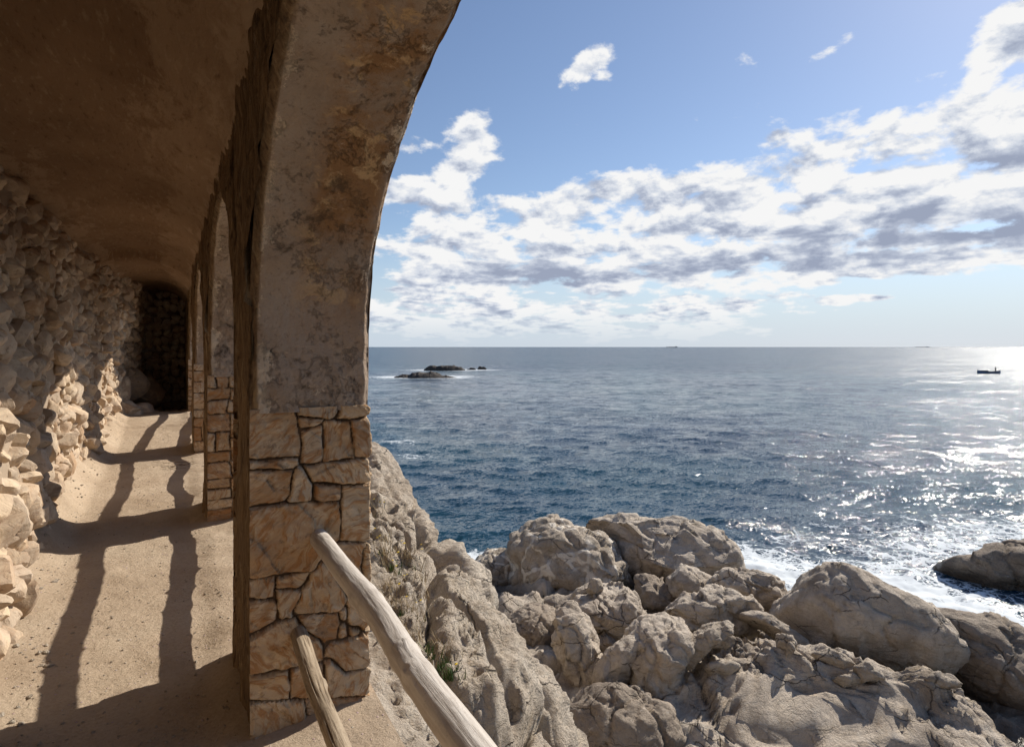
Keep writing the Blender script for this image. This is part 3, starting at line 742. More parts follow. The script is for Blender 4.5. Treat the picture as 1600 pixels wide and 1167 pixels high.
# ============================================================ CLIFF AND SHORE
def cliff():
    ey = np.array([-6, 0, 2, 3.76, 4.34, 5.14, 5.69, 6.42, 6.98, 7.65, 8.3, 8.8, 9.4, 11, 16, 30])
    ex = np.array([2.6, 2.65, 2.7, 2.72, 2.74, 2.72, 2.72, 2.62, 2.60, 2.62, 2.62, 2.55, 2.45, 2.2, 2.2, 2.4])
    ez = np.array([-2.7, -2.1, -1.75, -1.30, -1.09, -.83, -.68, -.44, -.21, .02, .26, .40, .32, .0, -.3, -.6])
    ys = np.arange(-4, 16, .022); n1, n2 = 110, 150
    s = np.concatenate([np.linspace(0, 1, n1), 1+np.linspace(0, 1, n2)[1:]])
    Y, S = np.meshgrid(ys, s, indexing='ij'); Y, S = Y.ravel(), S.ravel()
    wob = .10*fbm(np.stack([Y*.9, 0*Y, 0*Y], 1), 3, 44)
    EX, EZ = np.interp(Y, ey, ex)+wob, np.interp(Y, ey, ez)
    iz = np.interp(Y, [-4, 2, 3.4, 4.5, 6, 8.5, 10, 16], [-.5, -.20, -.06, .02, .05, .10, .0, -.2])
    a = np.clip(S, 0, 1); b = np.clip(S-1, 0, 1)
    X = XO-.02+(EX-XO)*a+b*1.05+.2*np.sin(b*9)*b*(1-b)
    # inner ground keeps level, then a rounded shoulder falls away
    Z = iz+(EZ-iz)*(a**1.25)-b**1.2*(6.9+EZ)
    Z += .16*np.sin(a*math.pi)*np.interp(Y, [2, 4, 6, 9], [0, .5, 1, .6])
    V = np.stack([X, Y, Z], 1)
    N = np.stack([np.interp(S, [0, .7, 1.1, 2], [0, .25, .8, .93]), np.interp(S, [0, 1, 2], [-.1, -.2, -.15]), np.interp(S, [0, .7, 1.1, 2], [1, .95, .55, .3])], 1)
    # strata: long ribs falling towards the viewer and to the sea
    q = np.stack([X*1.0+.0*Y, Y*.20-Z*.10, Z*.8+Y*.30], 1)
    qw = q+.16*np.stack([fbm(V*1.1, 3, 1), fbm(V*1.1, 3, 2), fbm(V*1.1, 3, 3)], 1)
    f1, f2, cid = worley(qw*1.15, 21)
    g1, g2, c2 = worley((qw+.4)*np.array([5.2, 5.2, 5.2]), 25)
    crack = np.exp(-(f2-f1)/.07); crack2 = np.exp(-(g2-g1)/.09)
    k = sstep(.10, .42, S)
    rub = sstep(.02, .2, S)*(1-sstep(.35, .75, S))*(1-sstep(6.5, 7.6, Y))       # rubble lodged behind the ribs
    h1, h2, c3 = worley(V*np.array([5.5, 5.5, 5.5])+.8*fbm(V*2, 2, 6)[:, None], 29)
    d = k*(.24*(cid-.45)+.13*fbm(qw*2.2, 4, 23)-.24*crack-.02*crack2*sstep(8.3, 6.5, Y)+.07*ridged(qw*np.array([7, 2.5, 7]), 4, 24))
    d += rub*(.11*(1-h1*1.25)+.05*(c3-.5))*.9
    d += k*(.10*facets(qw*2.1, 36)+.035*facets(V*np.array([4, 2.5, 4]), 37))+rub*.05*facets(V*7, 38)
    d += (.015+.018*k)*fbm(V*7, 4, 27)+.010*fbm(V*24, 3, 28)
    smo = 1-.55*sstep(6.4, 7.4, Y)*sstep(.3, .6, S)
    # deep joints running down the slope
    jn = EX-X+.35*Z*0+.22*fbm(np.stack([Y*.5, Z*.5, 0*Y], 1), 3, 90)
    for off_, wd_, dp_ in ((.28, .035, .13), (.78, .05, .16), (-.22, .04, .12), (-.62, .05, .15)):
        d = d*1.0-k*dp_*np.exp(-((jn-off_-.07*fbm(V*3, 2, 91))/wd_)**2)
    V = V+N*(d*smo)[:, None]
    return tag(mk('cliff', V, grid_faces(len(ys), len(s), flip=True), M['cliff']), 'pale creviced cliff shoulder falling away to the sea beside the nearest pillar', 'cliff')
o = cliff(); o['kind'] = 'structure'; 
for k in ('label', 'category'): del o[k]

shore = np.array([(5.5, 34), (6.5, 27), (8.2, 22.4), (10.5, 20.6), (14, 19.6), (17.0, 17.6), (18.2, 15.4), (17.3, 13.4), (18.6, 10.4), (19.2, 7.4), (20.0, 3.0), (20, -8), (-5, -8), (-5, 34)])
def sd_poly(X, Y, pl):
    ins = np.zeros(len(X), bool); dist = np.full(len(X), 1e9)
    for i in range(len(pl)):
        x1, y1 = pl[i]; x2, y2 = pl[(i+1) % len(pl)]
        ins ^= ((y1 > Y) != (y2 > Y)) & (X < (x2-x1)*(Y-y1)/(y2-y1+1e-12)+x1)
        L2 = (x2-x1)**2+(y2-y1)**2; t = np.clip(((X-x1)*(x2-x1)+(Y-y1)*(y2-y1))/L2, 0, 1)
        dist = np.minimum(dist, np.hypot(X-x1-t*(x2-x1), Y-y1-t*(y2-y1)))
    return np.where(ins, dist, -dist)
def terrain():
    xs = np.arange(2, 24, .06); ys = np.arange(-8, 34, .07)
    X, Y = np.meshgrid(xs, ys, indexing='ij'); X, Y = X.ravel(), Y.ravel()
    D = sd_poly(X, Y, shore)
    P = np.stack([X, Y, 0*X], 1)
    Z = SEA-.6+.80*sstep(-1, 1.2, D)+.35*sstep(1.5, 6, D)
    f1, f2, cid = worley(np.stack([X*.42+Y*.2, Y*.42-X*.15, 0*X+.5], 1)+.25*fbm(P*.8, 3, 3)[:, None], 71)
    Z += sstep(0, 2, D)*(.38*(cid-.45)+.13*facets(P*.9, 76)+.07*facets(P*2.6, 77)-.35*np.exp(-(f2-f1)/.09)+.35*fbm(P*.5, 3, 72)+.14*fbm(P*2, 4, 73)+.05*ridged(P*np.array([1.5, 4, 1]), 3, 74))
    Z += .03*fbm(P*8, 3, 75)
    return tag(mk('rocky_shore', np.stack([X, Y, Z], 1), grid_faces(len(xs), len(ys)), M['rock']), kind='structure')
terrain()

def boulder(name, outline, d0, thick, label, mat='rock', sub=6, tilt=30, amp=.05, freq=1.0, cells=0, cuts=6, seed=0, power=.72, group=None, cat='boulder', strat=.0, ctr=None, cf=1.6):
    """a rock whose outline was traced, standing at its own distance with real depth"""
    tl = math.radians(tilt)
    Fv = np.array([SN, CS, 0.]); Rv = np.array([CS, -SN, 0.]); Uv = np.array([0, 0, 1.])
    W = Uv*math.cos(tl)+Fv*math.sin(tl); N = Fv*math.cos(tl)-Uv*math.sin(tl)
    ol = np.array(outline, float); c2 = ol.mean(0) if ctr is None else np.array(ctr, float)
    mn, mx = ol.min(0), ol.max(0)
    if ctr is None: c2 = (mn+mx)/2*.5+c2*.5
    c3 = at(c2[0], c2[1], d0); cam = np.array([0, 0, HCAM])
    pts = []
    for (x, y) in ol:
        ray = at(x, y, 1.0)-cam
        k = ((c3-cam)@N)/(ray@N); q = cam+ray*k-c3
        pts.append((q@Rv, q@W))
    pts = np.array(pts)
    phi = np.linspace(-math.pi, math.pi, 361); rho = np.zeros(361)
    for i, f in enumerate(phi):
        dx, dy = math.cos(f), math.sin(f); best = 0
        for a in range(len(pts)):
            p, q = pts[a], pts[(a+1) % len(pts)]; e = q-p
            den = dx*e[1]-dy*e[0]
            if abs(den) < 1e-9: continue
            t = (p[0]*e[1]-p[1]*e[0])/den; s = (p[0]*dy-p[1]*dx)/den
            if t > 0 and -1e-6 <= s <= 1+1e-6: best = max(best, t)
        rho[i] = best
    kk = np.ones(5)/5; rho = np.convolve(np.concatenate([rho[-3:-1], rho, rho[1:3]]), kk, 'valid'); 
    size = rho.mean()
    V, T = ico(sub); V = V.copy(); r = np.random.default_rng(seed+100)
    # facets on the unit body, mostly on the faces turned to the viewer and upwards
    D = V.copy()
    for j in range(cuts):
        n = r.normal(size=3); n[2] = n[2]*1.2-.4; n /= np.linalg.norm(n); off = r.uniform(.62, .86)
        dd = D@n-off; D = D-np.clip(dd, 0, None)[:, None]*n[None]*.9*min(1, (1-abs(n[0])*.0))*np.clip(abs(n[2])*1.4, .0, 1)
    m = np.hypot(V[:, 0], V[:, 1]); f = np.arctan2(V[:, 1], V[:, 0]); md = np.hypot(D[:, 0], D[:, 1])
    rr = np.interp(f, phi, rho)
    rad = rr*(np.clip(m, 0, 1)**power)*(.35*md/np.maximum(m, 1e-6)+.65)
    dep = thick*np.sign(D[:, 2])*np.abs(D[:, 2])**.85
    Lc = np.stack([np.cos(f)*rad, np.sin(f)*rad, dep], 1)
    Pw = c3+Lc[:, :1]*Rv+Lc[:, 1:2]*W+Lc[:, 2:3]*N
    Nn = vert_normals(Pw, T)
    if ((Pw-c3)*Nn).sum() < 0: Nn = -Nn; T = T[:, ::-1]
    s = seed*3
    Q = Pw*freq/size*1.3+seed*7.7
    warp = np.stack([fbm(Q*.8, 3, s+1), fbm(Q*.8, 3, s+2), fbm(Q*.8, 3, s+3)], 1)
    dsp = amp*size*(fbm(Q, 5, s+4)*1.5+.45*ridged(Q*1.7+warp, 4, s+5)-.25)
    f1, f2, cid = worley(Q*.62+warp*.35, s+6)
    dsp += amp*size*(-1.9*np.exp(-(f2-f1)/.035)+1.5*(cid-.5))
    if cells:
        g1, g2, c2_ = worley(Q*cf+warp*.5, s+9)
        dsp += cells*size*(.8*np.sqrt(np.clip(g2-g1, 0, .5))+.55*(c2_-.5)-.35)
    if strat:
        dsp += strat*size*ridged(np.stack([Q[:, 0]*.7, Q[:, 1]*.7, Q[:, 2]*4+Q[:, 0]*1.6+warp[:, 0]*1.2], 1), 3, s+8)
    dsp += .022*fbm(Pw*7, 4, s+7)+.012*ridged(Pw*4+warp, 4, s+11)
    dsp += amp*size*(1.9*facets(Q*.75+warp*.25, s+12)+.9*facets(Q*1.9+warp*.3, s+22))+.03*min(1, size)*facets(Pw*4.2+warp*.3, s+32)
    Pw = Pw+Nn*dsp[:, None]
    base = np.array([c3[0], c3[1], Pw[:, 2].min()])
    o = mk(name, Pw-base, T, M[mat], None); o.location = base
    return tag(o, label, cat, group)
B = boulder
B('boulder', [(736,884),(748,868),(766,858),(790,856),(812,862),(830,900),(825,950),(811,968),(780,980),(762,950),(745,905)], 21.5, 1.5, 'rounded pale boulder at the left end of the shore rocks, touching the water', 'rock_veined', tilt=15, amp=.04, seed=1)
B('boulder', [(789,860),(797,834),(824,814),(850,804),(868,806),(885,812),(910,822),(932,832),(956,849),(968,880),(985,908),(965,930),(925,945),(895,962),(844,965),(808,962),(790,915),(792,884)], 21, 1.9, 'tallest jumbled boulder criss-crossed by pale veins and cracks, standing at the water', 'rock_veined', tilt=20, amp=.03, seed=2, cells=.17, cuts=4, cf=2.0, power=.6)
B('boulder', [(905,824),(928,817),(954,815),(995,820),(1050,830),(1091,844),(1127,860),(1150,884),(1158,915),(1120,935),(1044,950),(985,925),(955,870),(925,842)], 21.8, 2.6, 'long smooth humped boulder sloping down to the foam on the right', 'rock', tilt=42, amp=.045, seed=3, cuts=7, strat=.02)
B('boulder', [(1040,922),(1042,902),(1066,882),(1090,889),(1115,902),(1104,920),(1072,936),(1046,934)], 17.8, .7, 'small angular tan boulder perched on the slabs at the foot of the long smooth hump', 'rock', tilt=15, seed=4, sub=5, amp=.05, cuts=9)
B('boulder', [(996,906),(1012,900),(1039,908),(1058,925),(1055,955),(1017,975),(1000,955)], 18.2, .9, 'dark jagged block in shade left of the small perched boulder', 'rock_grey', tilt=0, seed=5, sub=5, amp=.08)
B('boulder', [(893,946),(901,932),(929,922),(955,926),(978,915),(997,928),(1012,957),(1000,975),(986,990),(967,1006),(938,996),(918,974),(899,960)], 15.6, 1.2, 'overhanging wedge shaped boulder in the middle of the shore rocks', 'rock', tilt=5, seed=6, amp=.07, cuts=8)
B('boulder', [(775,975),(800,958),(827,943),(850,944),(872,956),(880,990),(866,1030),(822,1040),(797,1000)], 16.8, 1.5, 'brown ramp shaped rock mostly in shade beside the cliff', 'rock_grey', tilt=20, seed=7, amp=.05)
B('boulder', [(862,957),(880,950),(898,950),(918,975),(938,1010),(948,1040),(945,1090),(925,1120),(890,1110),(876,1040),(862,1008),(870,980)], 13.8, .75, 'upright slab with a scalloped lit edge rising from the gully', 'rock', tilt=-8, seed=8, amp=.07)
B('boulder', [(1004,990),(980,996),(955,1018),(932,1048),(925,1085),(960,1095),(990,1050),(1003,1014)], 12.9, .45, 'thin blade of rock leaning to the right, with a pointed tip', 'rock', tilt=0, seed=9, sub=5, amp=.05)
B('boulder', [(974,1024),(986,990),(1000,972),(1044,958),(1068,968),(1078,985),(1074,1005),(1064,1030),(1058,1075),(1030,1110),(990,1110),(972,1060)], 13.2, 1.1, 'large egg shaped boulder with a cracked pale top between the blade and the shelf', 'rock', tilt=12, seed=10, amp=.05, cuts=7)
B('boulder', [(932,1000),(948,992),(964,1004),(962,1022),(944,1024),(934,1014)], 14.6, .35, 'small dark stone wedged under the overhanging wedge', 'rock_grey', tilt=0, seed=11, sub=5)
B('boulder', [(1085,926),(1098,908),(1140,902),(1192,918),(1222,930),(1226,962),(1236,990),(1190,975),(1120,970),(1092,950)], 17.2, 1.3, 'flat ledge of layered rock behind the pale stones, ending at the foam', 'rock', tilt=55, seed=12, amp=.07, strat=.05)
B('boulder', [(1020,985),(1060,945),(1110,940),(1160,950),(1190,975),(1150,1000),(1080,1010)], 15.2, 1.1, 'low broken slab between the small perched boulder and the egg shaped one', 'rock', tilt=60, seed=13, amp=.08, strat=.04)
B('boulder', [(1058,1040),(1064,1008),(1082,988),(1108,974),(1135,968),(1150,978),(1120,1000),(1098,1020),(1078,1050)], 12.9, .5, 'curved tan rib of rock arching along the edge of the shelf', 'rock_pale', tilt=20, seed=14, amp=.05)
B('boulder', [(1207,960),(1216,932),(1240,908),(1266,902),(1312,919),(1353,939),(1399,956),(1430,977),(1458,1004),(1474,1033),(1492,1062),(1440,1085),(1379,1075),(1310,1050),(1255,1030),(1225,990)], 15.2, 2.0, 'biggest smooth brown boulder with a rounded back above the surf on the right', 'rock', tilt=42, seed=15, amp=.035, cuts=6, ctr=(1330,990), power=.66)
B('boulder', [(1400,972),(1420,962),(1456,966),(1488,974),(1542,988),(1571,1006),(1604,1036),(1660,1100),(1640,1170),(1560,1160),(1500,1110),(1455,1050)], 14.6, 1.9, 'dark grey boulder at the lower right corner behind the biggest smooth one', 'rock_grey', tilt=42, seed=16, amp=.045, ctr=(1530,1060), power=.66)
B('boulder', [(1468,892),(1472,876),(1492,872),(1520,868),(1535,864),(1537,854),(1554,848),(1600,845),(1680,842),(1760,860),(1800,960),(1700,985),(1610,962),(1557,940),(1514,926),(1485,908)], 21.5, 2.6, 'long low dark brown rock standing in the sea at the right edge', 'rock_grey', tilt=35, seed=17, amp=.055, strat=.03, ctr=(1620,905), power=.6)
B('boulder', [(1150,958),(1170,952),(1186,954),(1216,970),(1242,988),(1258,1002),(1266,1014),(1246,1018),(1222,1000),(1190,978),(1160,968)], 14.3, .45, 'long narrow tan stone lying left of the biggest smooth boulder', 'rock', tilt=30, seed=18, sub=5, amp=.04)
# the low shelf in the foreground
B('boulder', [(1030,1090),(1062,1030),(1105,1000),(1160,990),(1215,1005),(1262,1022),(1338,1040),(1420,1064),(1500,1078),(1570,1150),(1640,1260),(1300,1330),(1000,1300),(960,1200)], 11.9, .42, 'broad low shelf of folded tan rock in front of the boulders', 'rock', sub=7, tilt=66, seed=19, amp=.034, strat=.04, ctr=(1260,1130), freq=2.6, cuts=3, power=.4)
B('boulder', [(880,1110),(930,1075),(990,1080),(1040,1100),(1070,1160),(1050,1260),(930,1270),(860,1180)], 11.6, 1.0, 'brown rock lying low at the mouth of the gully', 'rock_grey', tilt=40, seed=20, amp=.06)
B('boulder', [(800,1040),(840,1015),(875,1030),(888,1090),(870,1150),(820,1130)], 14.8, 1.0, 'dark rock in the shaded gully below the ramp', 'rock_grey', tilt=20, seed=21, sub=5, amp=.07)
SM = [((1142,964),(1168,968),(1172,982),(1152,992),(1136,984)), ((1158,980),(1180,978),(1188,990),(1168,997)), ((1182,992),(1204,984),(1218,990),(1212,1002),(1190,1003)),
      ((1212,992),(1236,996),(1246,1008),(1232,1016),(1214,1008)), ((1228,1006),(1240,1004),(1240,1020),(1230,1022)), ((1266,1022),(1290,1014),(1318,1024),(1342,1042),(1316,1046),(1288,1034)),
      ((1330,1042),(1350,1034),(1376,1050),(1384,1064),(1350,1064)), ((1438,1064),(1458,1050),(1484,1056),(1506,1072),(1470,1076)), ((916,922),(922,905),(940,906),(944,922),(930,930)), ((1104,1002),(1130,990),(1150,998),(1140,1012),(1112,1012)),
      ((1098,1040),(1130,1030),(1160,1040),(1140,1052),(1106,1050)), ((1300,1060),(1330,1052),(1352,1066),(1320,1074))]
SL = ['pale rounded stone at the left end of the chain on the shelf', 'pale lump second from the left in the chain of stones on the shelf', 'flat pale stone in the middle of the chain on the shelf',
      'knobbly pale stone below the long narrow one', 'smallest pale stone standing upright at the right end of the chain', 'long pale split stone at the foot of the biggest smooth boulder',
      'pale stone resting against the front corner of the biggest smooth boulder', 'pale flat stone where the dark grey boulder meets the shelf', 'white stone wedged beside the jumbled veined boulder',
      'pale stone lying inside the curved rib', 'low pale stone on the open part of the shelf left of centre', 'low pale stone on the shelf in front of the long split stone']
SD = [13.6, 13.3, 13.2, 13.1, 12.9, 13.0, 12.7, 12.9, 18.6, 12.7, 12.1, 12.2]
bpy.context.view_layer.update(); dgr = bpy.context.evaluated_depsgraph_get()
def depth_at(px, py, default):
    o_ = Vector((0, 0, HCAM)); dr = (Vector(at(px, py, 1.0))-o_).normalized()
    ok, loc, nn, ix, ob, mm = C.ray_cast(dgr, o_+dr*5.5, dr)
    return (loc-o_).dot(Vector((SN, CS, 0))) if ok else default
for k, (ol, lb, dd) in enumerate(zip(SM, SL, SD)):
    ym = sum(p[1] for p in ol)/len(ol); xm = sum(p[0] for p in ol)/len(ol)
    dd = depth_at(xm, ym+3, dd)-.03
    B('stone', ol, dd, .20, lb, 'rock_pale', sub=4, tilt=48, seed=40+k, amp=.06, cuts=8, cat='stone', group='pale stones lying on the shore rocks')

# ============================================================ SEA
foam_spots = [  # x,y along the shore where surf works: (photo px, py, radius m, strength)
    (1170,890,2.6,1.0),(1210,905,2.4,1.0),(1180,870,1.8,.8),(1260,885,2.2,.6),(1330,900,2.0,.6),(1380,915,2.6,1.0),(1440,930,2.6,1.0),(1500,960,2.4,1.05),(1560,990,2.2,1.1),(1600,1015,2.4,1.1),(1660,1050,2.6,1.0),
    (1420,880,2.2,.6),(1450,860,2.2,.6),(1500,850,2.6,.65),(1560,835,3,.6),(1600,832,3.2,.6),(1300,850,3.0,.33),(1400,830,3.5,.33),(1240,840,3.0,.3),(1530,935,1.8,.5),(1120,925,1.2,.5),(740,888,.9,.4),
    (622,690,1.8,.5),(640,712,1.5,.4),(655,589,9,1.0),(690,589,9,1.0),(620,589,7,1.0),(705,590,5,.9),(670,578,9,.7),(720,578,9,.9),(745,578,7,.8),(770,578,5,.5)]
def sea():
    be = np.radians(np.concatenate([np.linspace(-80, -13, 90)[:-1], np.linspace(-13, 74, 1150), np.linspace(74, 180, 130)[1:]]))
    pyv = np.concatenate([np.linspace(760, 60, 640), np.linspace(60, 4, 120)[1:], np.geomspace(4, .2, 40)[1:]])
    rr = 7680/pyv
    Rg, Bg = np.meshgrid(rr, be, indexing='ij'); Rf, Bf = Rg.ravel(), Bg.ravel()
    X, Y = Rf*np.sin(Bf), Rf*np.cos(Bf)
    dd = np.gradient(rr); dd = np.broadcast_to(dd[:, None], Rg.shape).ravel()
    Z = np.zeros(len(X)); r = np.random.default_rng(12)
    wd = math.radians(215)            # swell comes in from the right
    gx = .12*fbm(np.stack([X*.05, Y*.05, 0*X], 1), 2, 5)
    for k in range(34):
        L = 0.32*1.155**k*r.uniform(.9, 1.1); a = wd+r.normal(0, .55)
        kx, ky = math.sin(a)*2*math.pi/L, math.cos(a)*2*math.pi/L
        amp = .0125*L**.72*r.uniform(.6, 1.3)*(1 if L < 6 else (6/L)**.9)
        ph = kx*X+ky*Y+r.uniform(0, 6.28)+gx*9/L**.5
        w = amp*(1-np.abs(np.sin(ph/2+0*X))*2+.27) if k % 3 == 0 else amp*np.sin(ph)
        near = sstep(2.0, 4.0, L/np.abs(dd))
        Z += w*near*.68
    Z *= .75+.5*fbm(np.stack([X*.11, Y*.11, 0*X], 1), 2, 15)
    foam = np.zeros(len(X))
    for (px, py, ra, st) in foam_spots:
        c = at(px, py, 7680/(py-542)); d = np.hypot(X-c[0], (Y-c[1]))
        foam = np.maximum(foam, st*np.exp(-(d/ra)**2))
    foam = np.maximum(foam, .75*sstep(-1.3, -.1, sd_poly(X, Y, shore))*(X > 9)*(Rf < 40))
    Z += foam*.10*fbm(np.stack([X*1.5, Y*1.5, 0*X], 1), 3, 16)*(Rf < 60)
    V = np.stack([X, Y, SEA+Z], 1)
    o = mk('sea', V, grid_faces(len(rr), len(be), flip=True), M['sea'], attrs={'foam': foam, 'far': sstep(40, 300, Rf)})
    tag(o, kind='structure')
sea()

# reefs far out
def reef(px0, px1, py, hpx, label, seed, prof):
    d = 7680/(py-542); n = 160; m = 40
    u = np.linspace(0, 1, n); v = np.linspace(-1, 1, m)
    U, Vv = np.meshgrid(u, v, indexing='ij'); U, Vv = U.ravel(), Vv.ravel()
    w = (px1-px0)/F*d; h = hpx/F*d*.95
    e = np.interp(U, np.linspace(0, 1, len(prof)), prof)
    z = h*e*np.sqrt(np.clip(1-Vv**2, 0, 1))
    lr = (U-.5)*w; dp = Vv*w*.16*(.3+np.sin(U*math.pi))
    P = np.stack([lr, dp, z], 1)
    z = z+h*(.32*ridged(P*.45+seed, 4, seed)+.15*fbm(P*1.5, 3, seed))*np.clip(e*3, 0, 1)*np.sqrt(np.clip(1-Vv**2, 0, 1))-.5*(1-np.sqrt(np.clip(1-Vv**2, 0, 1)))-.25
    c = at((px0+px1)/2, py, d)
    V = np.stack([lr*CS+dp*SN, -lr*SN+dp*CS, z], 1)
    o = mk('reef', V, grid_faces(n, m), M['rock_dark'], None, smooth=True); o.location = (c[0], c[1], SEA)
    tag(o, label, 'reef', 'dark reefs out at sea')
reef(662, 727, 578.5, 8, 'long flat topped dark reef, the farther of the two large ones out at sea', 3, [.2, .75, .9, .95, 1, 1, .95, .85, .8, .3])
reef(727, 745, 578, 5, 'tiny low reef just right of the long flat topped one', 5, [.1, .5, 1, .8, .3])
reef(746, 760, 577.5, 5.5, 'small humped reef farthest to the right of the dark group', 6, [.4, 1, 1, .8, .3])
reef(612, 718, 590, 10, 'jagged dark reef nearest to the shore, edged with white surf', 8, [.05, .35, .5, .45, .8, 1, .8, .9, .75, .45, .25, .15, .05])

# fishing boat
def loft(rings, closed=True):
    n = len(rings); m = len(rings[0]); V = np.array(rings).reshape(-1, 3); i = np.arange(n*m).reshape(n, m)
    j = np.roll(i, -1, 1) if closed else i[:, 1:]
    a = i if closed else i[:, :-1]
    return V, np.stack([a[:-1].ravel(), j[:-1].ravel(), j[1:].ravel(), a[1:].ravel()], 1)
def boat():
    d = 185.; c = at(1545, 542+960*8/d, d)
    root = empty('fishing_boat', (c[0], c[1], SEA)); root.rotation_euler = (0, 0, -TH)
    tag(root, 'small open fishing boat with a low cabin, alone on the glittering water', 'boat')
    ts = np.linspace(-3.5, 3.5, 25); rings, rub = [], []
    for t in ts:
        b = 1.15*max(.02, 1-abs(t/3.5)**2.6); sh = .46+.38*(abs(t)/3.5)**2.4+(.12 if t < 0 else 0)*abs(t)/3.5
        k = np.linspace(0, 1, 9)
        L = [(t, -b*math.sin(x*math.pi/2)**.6, -.3+(sh+.3)*(x**1.6)) for x in k]
        Rr = [(t, -y, z) for (_, y, z) in L[::-1]]
        inn = [(t, b*.88*math.cos(a), sh-.18*math.sin(a)*0-.02-(.25 if 0 < a < math.pi else 0)) for a in np.linspace(0.0, math.pi, 6)]
        rings.append(L+[(t, -b*.9, sh), (t, -b*.86, sh-.22), (t, b*.86, sh-.22), (t, b*.9, sh)]+Rr)
        rub.append([(t, -b*1.03, sh-.02), (t, -b*1.03, sh+.09), (t, -b*.94, sh+.09), (t, -b*.94, sh-.02)])
    V, Fc = loft([r_[:9]+r_[9:13][::1]+r_[13:] for r_ in rings]); mk('hull', V, Fc, M['boat_blue'], root)
    for s in (1, -1):
        V, Fc = loft([[(x, y*s, z) for x, y, z in q] for q in rub]); mk('gunwale', V, Fc, M['boat_dark'], root)
    def bx(x0, x1, y0, y1, z0, z1, taper=.0):
        v = np.array([[x+(taper if x == x0 else -taper)*(z == z1), y*(1-.1*(z == z1)), z] for x in (x0, x1) for y in (y0, y1) for z in (z0, z1)]); return v, rf
    V, Fc = bx(-2.2, -.4, -.62, .62, .25, .92, .18); cab = mk('cabin', V, Fc, M['boat_dark'], root, smooth=False)
    V, Fc = bx(-2.25, -.2, -.68, .68, .923, .99, .02); mk('cabin_roof', V, Fc, M['boat_white'], cab, smooth=False)
    for (x, h) in ((-3.4, 1.35), (3.35, 1.15)):
        k = np.linspace(0, 2*math.pi, 9)[:-1]; V, Fc = loft([[(x+.05*math.cos(a), .05*math.sin(a), z) for a in k] for z in (.7, h)]); mk('post', V, Fc, M['boat_dark'], root)
    # the fisherman: one skinned figure standing in the stern
    R3 = lambda x, y, z: (c[0]+x*CS+y*SN, c[1]-x*SN+y*CS, SEA+z)
    me = bpy.data.meshes.new('person')
    J = {'pel': (0, 0, .9), 'ch': (.02, 0, 1.28), 'nk': (.03, 0, 1.48), 'hd': (.06, 0, 1.62), 'ht': (.06, 0, 1.74),
         'hl': (0, .1, .86), 'kl': (.04, .12, .47), 'al': (0, .13, .06), 'fl': (.17, .14, .03), 'hr': (0, -.1, .86), 'kr': (.03, -.12, .47), 'ar': (-.03, -.13, .06), 'fr': (.14, -.14, .03),
         'sl': (.02, .19, 1.42), 'el': (.08, .25, 1.14), 'wl': (.28, .2, 1.02), 'sr': (.02, -.19, 1.42), 'er': (.08, -.25, 1.14), 'wr': (.28, -.2, 1.02)}
    RD = {'pel': .15, 'ch': .17, 'nk': .06, 'hd': .10, 'ht': .07, 'hl': .10, 'kl': .07, 'al': .05, 'fl': .04, 'hr': .10, 'kr': .07, 'ar': .05, 'fr': .04, 'sl': .07, 'el': .05, 'wl': .04, 'sr': .07, 'er': .05, 'wr': .04}
    E = [('pel', 'ch'), ('ch', 'nk'), ('nk', 'hd'), ('hd', 'ht'), ('pel', 'hl'), ('hl', 'kl'), ('kl', 'al'), ('al', 'fl'), ('pel', 'hr'), ('hr', 'kr'), ('kr', 'ar'), ('ar', 'fr'), ('ch', 'sl'), ('sl', 'el'), ('el', 'wl'), ('ch', 'sr'), ('sr', 'er'), ('er', 'wr')]
    ks = list(J); me.from_pydata([J[k] for k in ks], [(ks.index(a), ks.index(b)) for a, b in E], [])
    p = bpy.data.objects.new('person', me); COL.objects.link(p)
    md = p.modifiers.new('skin', 'SKIN'); p.modifiers.new('sub', 'SUBSURF').render_levels = 1
    for k, sv in zip(ks, me.skin_vertices[0].data): sv.radius = (RD[k], RD[k]); sv.use_root = (k == 'pel')
    me.materials.append(M['cloth']); p.location = R3(2.0, 0, .25); p.rotation_euler = (0, 0, -TH)
    tag(p, 'person in dark clothes standing at the stern of the fishing boat', 'person')
boat()
def ship(px, d, L, label):
    c = at(px, 542+960*8/d, d)
    root = empty('cargo_ship', (c[0], c[1], SEA)); root.rotation_euler = (0, 0, -TH); tag(root, label, 'ship', 'ships on the horizon')
    rings = [[(t*L, -w*L*.07, -1), (t*L-(.02*L if t < 0 else -.01*L)*0, -w*L*.07, h), (t*L, w*L*.07, h), (t*L, w*L*.07, -1)] for t, w, h in ((-.5, .1, 9), (-.42, .8, 8), (-.2, 1, 7), (.3, 1, 7), (.47, .7, 8), (.5, .3, 8))]
    V, Fc = loft(rings); mk('hull', V, Fc, M['ship'], root, smooth=False)
    for k, (a, b, h) in enumerate(((.3, .42, 15), (-.3, -.02, 9), (.02, .22, 9))):
        v = np.array([[x, y, z] for x in (a*L, b*L) for y in (-6, 6) for z in (6.9, h)]); mk('bridge' if k == 0 else 'cargo', v, rf, M['ship'], root, smooth=False)
ship(1050, 8200, 150, 'tiny grey cargo ship on the horizon near the middle of the sea')
ship(1441, 13000, 300, 'faint low ship on the horizon towards the right, above the boat')

